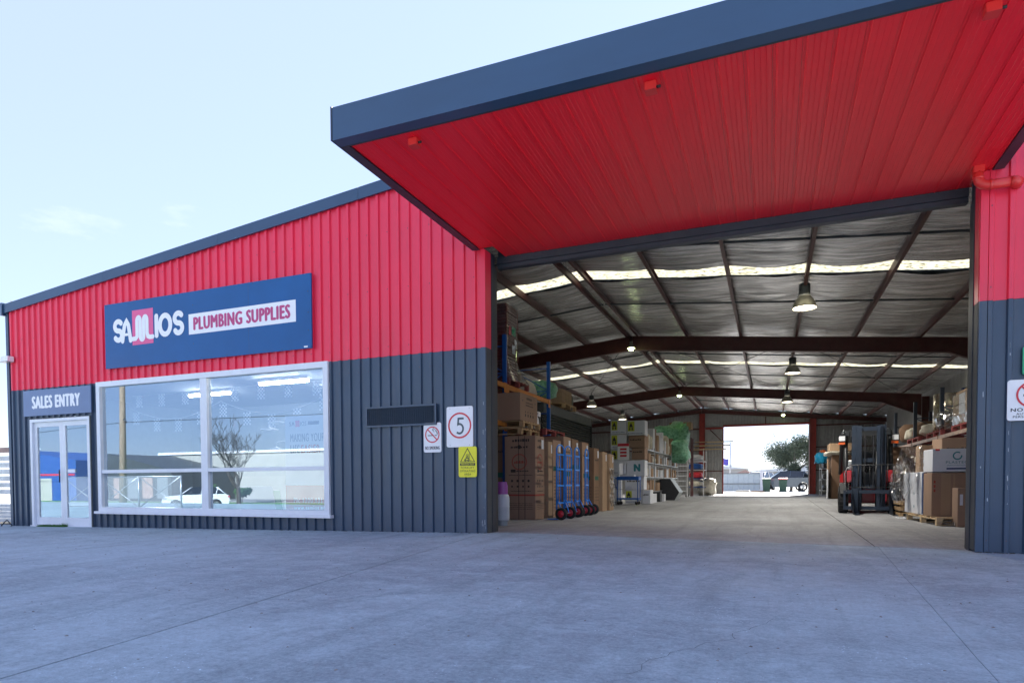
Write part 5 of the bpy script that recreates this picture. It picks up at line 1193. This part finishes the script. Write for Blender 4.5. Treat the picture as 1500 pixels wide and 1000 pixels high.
    for x in (-.56, -.28, .54): MB().box(x, x+.05, -.034, .0, .19, .50).build('carriage_upright', MAST, t)
    MB().tube([(-.50, -.02, .59), (-.50, -.02, 1.14), (-.44, -.02, 1.21), (.62, -.02, 1.21), (.68, -.02, 1.14), (.68, -.02, .60)], .014, 6).build('guard_frame', DARK, t); MB().tube([(-.50, -.02, .66), (.68, -.02, .66)], .012, 6).build('guard_frame', DARK, t)
    for k in range(8): x = -.36+k*.125; MB().tube([(x, -.02, .66), (x, -.02, 1.21)], .0105, 5).build('guard_bar', BLACK, t)
    MB().tube([(-.50, -.03, .55), (-.54, -.04, 1.0), (-.48, -.04, 1.14), (-.36, -.03, 1.16)], .013, 6).build('hydraulic_hose', GALV, t)
    for x in (-.30, .50):
        b = MB(); b.prism([(-.07, .62), (-.036, .62), (-.036, .03), (-.92, .014), (-.92, .005), (-.07, .005), (-.075, .05)], x-.06, x+.06, 'X'); b.build('fork', MAST, t)
    return t
forklift()
# far right: cabinets, boards and bags near the back door
t = carton('flat_pack', 'tall stack of upright flat packs and boards left of the forklift near the back', (2.62, 33.0, .02), 1.0, 2.6, 2.0, CARD3, tape=False, cat='flat pack')
for k in range(5): tag(MB().box(2.42+k*.045, 2.45+k*.045, 32.6+k*.55, 33.1+k*.55, .02, 1.35+(k % 2)*.5).build('leaning_board', [CWHT, CARD2, CWHT, CARD, BONE][k]), ['nearest', 'second', 'third', 'fourth', 'farthest'][k]+' narrow board leaning on the stack near the back door', 'board', 'boards leaning near the back door')
carton('top_carton', 'long brown carton lying on top of the upright flat packs', (2.55, 33.2, 2.23), 1.1, 1.6, .35, CARD2, tape=False); blob('wrapped_bundle', 'white wrapped roll lying across the flat packs', 'roll', (2.9, 33.9, 2.02), 1.1, 2.4, .2, BONE, 71)
blob('blue_bag', 'bright blue plastic bag hanging off the end of the flat packs near the red column', 'plastic bag', (2.38, 36.3, 1.72), .55, .9, .55, CYAN, 72, .4, lump=3); blob('orange_bag', 'small orange bag above the blue bag', 'plastic bag', (2.5, 36.8, 2.18), .3, .5, .26, ORL, 73, .3)
t = thing('tool_rack', 'open rack with black and white fittings at the foot of the red column', 'rack', (2.55, 38.6, .03))
for x in (0, .6): 
    for y in (0, 1.4): MB().box(x, x+.04, y, y+.04, 0, 2.0).build('post', GALV, t)
for z in (.3, .9, 1.5, 1.98): MB().box(0, .64, 0, 1.44, z-.03, z).build('shelf', GALV, t)
random.seed(33)
for z in (.3, .9, 1.5):
    for q in range(3): blob('boxed_fitting', f'{["near", "middle", "far"][q]} fitting on the {["low", "centre", "upper"][int(z/.6)]} shelf of the open rack by the red column', 'fitting', (2.85, 38.85+q*.45, .032+z), .4, .38, .3, random.choice([BLACK, CWHT, DARK]), z*9+q, group='fittings on the open rack')

# ------------------------------------------------------------------ back yard seen through the far door
def tree(name, label, loc, H, seed, spread=.5, leaves=5000, leafm=LEAF, leafs=.10, levels=4, group=None, bark=BARK, lean=0.):
    random.seed(seed); t = thing(name, label, 'tree', loc, 0, group)
    tr = MB(); tips = []
    def grow(p, d, l, r, lv):
        pts = [p]; n = 4; dd = d.copy()
        for i in range(n):
            dd = (dd+Vector((random.uniform(-1, 1), random.uniform(-1, 1), random.uniform(-.3, .6)))*.16).normalized(); pts.append(pts[-1]+dd*l/n)
        r = max(r, .018); tr.tube(pts, r, 7 if lv < 2 else 4, False, [r*(1-.45*i/n) for i in range(n+1)])
        if lv >= levels: tips.extend(pts[1:]); return
        if lv >= 2: tips.extend(pts[3:])
        for k in range(random.choice((2, 3, 3)) if lv else 4):
            a = random.uniform(0, 6.28); q = Vector((math.cos(a), math.sin(a), random.uniform(.1, .9)))*spread
            st = pts[random.choice((2, 3, 4))] if k else pts[-1]
            grow(st, (dd+q).normalized(), l*random.uniform(.6, .85), r*.52, lv+1)
    grow(Vector((0, 0, 0)), Vector((lean, 0, 1)), H*.33, H*.028, 0)
    tr.build('trunk', bark, t)
    if leaves:
        b = MB()
        for k in range(leaves):
            c = random.choice(tips); c = c+Vector((random.gauss(0, 1), random.gauss(0, 1), random.gauss(0, 1)))*H*.055
            a = random.uniform(0, 6.28); s = leafs*random.uniform(.6, 1.4); d = Vector((math.cos(a), math.sin(a), random.uniform(-1.4, .3))).normalized(); e = d.cross(Vector((random.random(), random.random(), .3))).normalized()
            b.add([c, c+d*s*.5+e*s*.2, c+d*s, c+d*s*.5-e*s*.2], [(0, 1, 2, 3)])
        b.build('crown', leafm, t)
    return t
tree('gum_tree', 'big leafy gum tree behind the far doorway', (1.6, 58.5, .03), 5.0, 6, 1.0, 20000, leafs=.15, bark=mat('grey_bark', (.16, .15, .14), .9))
tree('shrub_tree', 'low bushy shrub right of the gum tree', (3.3, 56.0, .03), 2.6, 15, .8, 5000, leafs=.14)
tree('shrub_tree', 'dense shrub growing at the foot of the gum tree', (2.2, 57.6, .03), 2.4, 18, .9, 6000, leafs=.14)
t = thing('metal_yard_fence', 'pale blue corrugated metal fence with rails beyond the far doorway', 'fence', (-6.4, 55.0, .03))
for k in range(14): MB().prism([(k*.4, 0), (k*.4+.34, 0), (k*.4+.36, -.03), (k*.4+.38, -.03), (k*.4+.398, 0), (k*.4+.398, .01), (k*.4, .01)], .02, 1.50, 'Z').build('fence_sheet', mat('pale_blue_steel', (.50, .58, .63), .5, .2, var=.06), t)
for z in (.62, 1.45): MB().box(0, 5.6, -.07, -.032, z, z+.04).build('rail', DGREY, t)
MB().box(5.62, 5.86, -.1, .1, 0, 1.75).build('gate_post', WHITE, t)
for k in range(9): MB().box(-.2+k*.22, -.18+k*.22, -.6, -.58, 0, 1.35).build('gate_bar', DGREY, t)
t = thing('yard_light_pole', 'tall light pole standing behind the metal yard fence', 'light pole', (-3.45, 62.0, .03))
MB().tube([(0, 0, 0), (0, 0, 4.4)], .055, 8).build('pole', GALV, t); MB().box(-.02, .38, -.1, .1, 4.4, 4.5, Matrix.Rotation(R(-22), 4, 'Y')).build('lamp_head', DGREY, t); MB().box(.05, .15, -.05, .05, 2.1, 2.35).build('switch_box', GALV, t)
t = thing('flag', 'small purple and orange flag above the yard fence', 'flag', (-4.2, 60.0, .03)); MB().tube([(0, 0, 0), (0, 0, 2.9)], .02, 6).build('flag_pole', GALV, t)
b = MB(); b.add([(i*.12, .04*math.sin(i*1.3), 2.3+j*.28+.05*math.sin(i)) for j in range(3) for i in range(7)], [(j*7+i, j*7+i+1, (j+1)*7+i+1, (j+1)*7+i) for j in range(2) for i in range(6)], True); b.build('cloth', mat('flag_purple', (.10, .08, .42), .6), t)
def wheelie(x, y, lid, label):
    t = thing('wheelie_bin', label, 'wheelie bin', (x, y, .045)); b = MB(); r = [(-.22, -.26, .04, .22), (-.29, -.33, .92, .29)]
    v = []
    for x0, y0, z, x1 in r: v += [(x0, y0, z), (x1, y0, z), (x1, -y0, z), (x0, -y0, z)]
    b.add(v, [(0, 3, 2, 1), (4, 5, 6, 7), (0, 1, 5, 4), (1, 2, 6, 5), (2, 3, 7, 6), (3, 0, 4, 7)]); b.build('body', BINC, t)
    MB().prism([(-.37, .925), (.37, .925), (.33, 1.0), (0, 1.06), (-.33, 1.0)], -.31, .31, 'X').build('lid', lid, t)
    for s in (-.22, .22): MB().lathe([(0, -.03), (.1, -.03), (.1, .03), (0, .03)], 12, Matrix.Translation((s, .30, .1)) @ Matrix.Rotation(R(90), 4, 'Y')).build('wheel', TYRE, t)
wheelie(-.28, 51.5, BINC, 'green wheelie bin with a green lid outside the far doorway'); wheelie(.86, 51.8, BINR, 'green wheelie bin with a red lid outside the far doorway')
def suv(name, label, loc, rz, paint, s=1.0):
    t = thing(name, label, 'car', loc, rz)
    L_ = 4.55; W = .92
    low = [(0.05, .35), (0, .60), (.05, .82), (.35, .96), (1.15, 1.05), (4.25, 1.12), (4.50, 1.0), (4.55, .70), (4.48, .34)]
    arches = lambda cx: [(cx+.40*math.cos(a), .34+.40*math.sin(a)) for a in [math.pi*k/8 for k in range(9)]]
    b = MB(); poly = low+arches(3.62)+arches(.92)
    b.prism([(x-L_/2, z) for x, z in poly], -W, W, 'Y'); b.build('body', paint, t)
    gh = [(1.18, 1.052, .86), (1.95, 1.60, .70), (2.6, 1.66, .68), (3.6, 1.62, .68), (4.38, 1.12, .84)]
    b = MB(); v = [(x-L_/2, -w, z) for x, z, w in gh]+[(x-L_/2, w, z) for x, z, w in gh]
    b.add(v, [(0, 1, 2, 3, 4), (9, 8, 7, 6, 5)]+[(i, i+5, i+6, i+1) for i in range(4)]); b.build('cabin', CARGL, t)
    b = MB()
    for i in (1, 2): x0, z0, w0 = gh[i]; x1, z1, w1 = gh[i+1]; b.add([(x0-L_/2, -w0-.01, z0+.012), (x1-L_/2, -w1-.01, z1+.012), (x1-L_/2, w1+.01, z1+.012), (x0-L_/2, w0+.01, z0+.012)], [(0, 1, 2, 3)])
    b.build('roof', paint, t)
    for sgn in (-1, 1):
        for x0, x1, z0, z1, wa, wb in ((1.25, 1.97, 1.08, 1.61, .862, .712), (2.62, 2.70, 1.08, 1.66, .85, .70), (3.62, 3.75, 1.09, 1.62, .84, .70), (4.28, 3.62, 1.12, 1.62, .85, .70)):
            MB().tube([(x0-L_/2, sgn*wa, z0), (x1-L_/2, sgn*wb, z1)], .035, 5).build('pillar', paint, t)
        for cx in (.92, 3.62):
            w = bpy.data.objects.new('wheel', None); COL.objects.link(w); w.parent = t; Mx = Matrix.Translation((cx-L_/2, sgn*(W-.11), .345)) @ Matrix.Rotation(R(90), 4, 'X')
            MB().lathe([(.22, -.11), (.32, -.11), (.345, -.07), (.345, .07), (.32, .11), (.22, .11)], 24, Mx).build('tyre', TYRE, w)
            b = MB(); b.lathe([(0, -.02), (.05, -.06), (.05, .06), (0, .02)], 10, Mx); 
            for k in range(5): b.box(-.025, .025, 0, .22, -.105, .105, Mx @ Matrix.Rotation(2*math.pi*k/5, 4, 'Z'))
            b.build('rim', RIM, w)
        MB().box(.06-L_/2, .34-L_/2, *(sorted((sgn*.93, sgn*.60))), .74, .84).build('headlight', RIM, t); MB().box(4.42-L_/2, 4.56-L_/2, *(sorted((sgn*.93, sgn*.62))), .85, .97).build('tail_light', SRED, t)
    MB().box(-.02-L_/2, .04-L_/2, -.55, .55, .45, .66).build('grille', BLACK, t); return t
suv('parked_car', 'dark grey car parked behind the wheelie bins beyond the far doorway', (1.0, 57.2, .04), R(6), CARG)
suv('parked_car', 'white car half hidden behind the white gate post beyond the far doorway', (-1.0, 62.5, .04), R(70), CARW)
b = MB(); vs_ = []
random.seed(4)
for j in range(2):
    for i in range(60): x = -260+i*9; vs_.append((x, 430+j*60, -2 if j == 0 else 7+7*noise.noise((i*.13, 0, 0))+4*math.exp(-((x+14)/40)**2)))
b.add(vs_, [(i, i+1, 60+i+1, 60+i) for i in range(59)]+[(60+i, 60+i+1, i+1, i) for i in range(0)], True); b.build('distant_hill', HILL, kind='structure')
for i, (x, y, w, h, m, l_) in enumerate(((-12, 120, 16, 3.1, CREAM, 'low cream shed with grey roof far beyond the yard fence'), (6, 135, 20, 2.8, CREAM, 'long pale shed far behind the dark parked car'), (-3.5, 100, 5, 1.5, BRICKO, 'small terracotta roofed hut beyond the yard fence'))):
    t = thing('far_shed', l_, 'shed', (x, y, 0)); MB().box(-w/2, w/2, 0, 10, 0, h).build('wall', m if m != BRICKO else CREAM, t); MB().prism([(-w/2-.3, h), (w/2+.3, h), (0, h+1.1)], -.3, 10.3, 'Y').build('roof', BRICKO if m == BRICKO else GALV, t)
t = thing('sack_pile', 'small pile of pale sacks outside the far doorway by the fence', 'sack pile', (-2.4, 50.5, .045)); MB().bbox(0, 1.0, 0, .4, 0, .14, .04).build('sack', BONE, t); MB().bbox(1.05, 2.0, 0, .4, 0, .10, .04).build('sack', CARD2, t)

# ------------------------------------------------------------------ across the street (seen in the glass and the sign)
SL = -1.02
suv('parked_car', 'white four wheel drive parked across the street, mirrored in the shop window', (-40.2, -18.2, SL), R(135)+math.pi, CARW)
tree('bare_tree', 'leafless street tree mirrored in the shop window', (-44.9, -27.0, SL), 8.2, 44, .95, 0, levels=6, bark=mat('dark_bark', (.05, .04, .035), .9), group=None)
t = thing('power_pole', 'timber power pole across the street, mirrored in the left window pane', 'power pole', (-54.0, -22.5, SL))
MB().tube([(0, 0, 0), (.15, 0, 5), (.30, 0, 13.2)], .2, 10, True, [.30, .27, .20]).build('pole', mat('pole_timber', (.26, .19, .13), .85, var=.3, scale=3, stretch=(4, 4, .4)), t); MB().box(-.9, 1.4, -.06, .06, 11.6, 11.75).build('cross_arm', WOOD, t); MB().tube([(.2, 0, 7.6), (.9, .3, 7.7), (1.1, .3, 7.3)], .05, 6).build('bracket', DARK, t)
for dz in (11.8, 11.5, 7.4): MB().tube([(-60, -8, dz-1), (-30, -2, dz-.9), (.2, 0, dz), (40, 3, dz-.8), (90, 8, dz-.6)], .025, 4).build('wire', BLACK, t)
t = thing('white_factory', 'long low white factory across the street, mirrored in the shop window', 'factory', (-73, -42, SL))
MB().box(0, 60, -14, 0, 0, 5.6).build('wall', CREAM, t); MB().box(-.3, 60.3, -14.2, .2, 5.6, 5.9).build('parapet', WHITE, t)
for k in range(2): MB().box(33+k*9, 36+k*9, .001, .06, 2.6, 3.6).build('window', CARGL, t)
for k in range(5): MB().box(40+k*1.6, 41+k*1.6, .01, .2, 5.95, 7.0).build('roof_sign_block', WHITE, t)
t = thing('blue_shed', 'blue gabled shed with white sign across the street, mirrored in the entry door', 'shed', (-93, -30, SL))
MB().prism([(0, 0), (21.5, 0), (21.5, 4.6), (10, 6.0), (0, 5.0)], -16, 0, 'Y').build('wall', BLUESH, t)
f = Face(t, (21.4, .0, 0), (-1, 0, 0)); f.rects([(.1, 2.9, 21, 3.1)], 'red_stripe', SRED, .02); f.rects([(4, 0, 9, 2.6), (12, 0, 17, 2.6)], 'roller_door', CREAM, .02)
t = thing('grey_shed', 'dark grey shed between the blue shed and the white factory in the reflection', 'shed', (-70.5, -33, SL)); MB().prism([(0, 0), (10, 0), (10, 3.4), (0, 5.4)], -10, 0, 'Y').build('wall', DGREY, t)
for k in range(4): MB().box(1+k*2.3, 2.6+k*2.3, .001, .05, .3, 2.6).build('roller_door', GALV if k % 2 else BRICKO, t)
tag(MB().box(-90, 10, -30, -17.5, SL-.2, SL+.06).build('nature_strip', mat('dry_green_grass', (.09, .24, .03), .9, var=.4, scale=1.5)), None, None, None, 'structure')
tag(MB().box(-200, 60, -48, -34, SL-.2, SL+.05).build('street', mat('pale_street', (.22, .22, .22), .85, var=.1)), None, None, None, 'structure')
for i, (x, y) in enumerate(((-52, -31), (-49, -31.5))): tree('street_bush', ['left', 'right'][i]+' low green bush in front of the white factory in the reflection', (x, y, SL), 1.9, 60+i, 1.1, 1500, mat('bush_green', (.04, .10, .03), .8, var=.5, scale=4), .26, 3, 'bushes across the street')
t = thing('chain_link_fence', 'galvanised chain link gate mirrored in the lower left window pane', 'fence', (-25.5, 1.2, -.12)); 
for x in (0, 2.1, 4.2, 6.3): MB().tube([(x, 0, 0), (x, 0, 1.25)], .03, 6).build('post', GALV, t)
for z in (.1, 1.22): MB().tube([(0, 0, z), (6.3, 0, z)], .022, 6).build('rail', GALV, t)
for x in (0, 2.1, 4.2): MB().tube([(x, 0, .1), (x+2.1, 0, 1.22)], .016, 5).build('brace', GALV, t); MB().tube([(x+2.1, 0, .1), (x, 0, 1.22)], .016, 5).build('brace', GALV, t)
MB().add([(0, .01, .1), (6.3, .01, .1), (6.3, .01, 1.22), (0, .01, 1.22)], [(0, 1, 2, 3)]).build('wire_mesh', LINK, t)
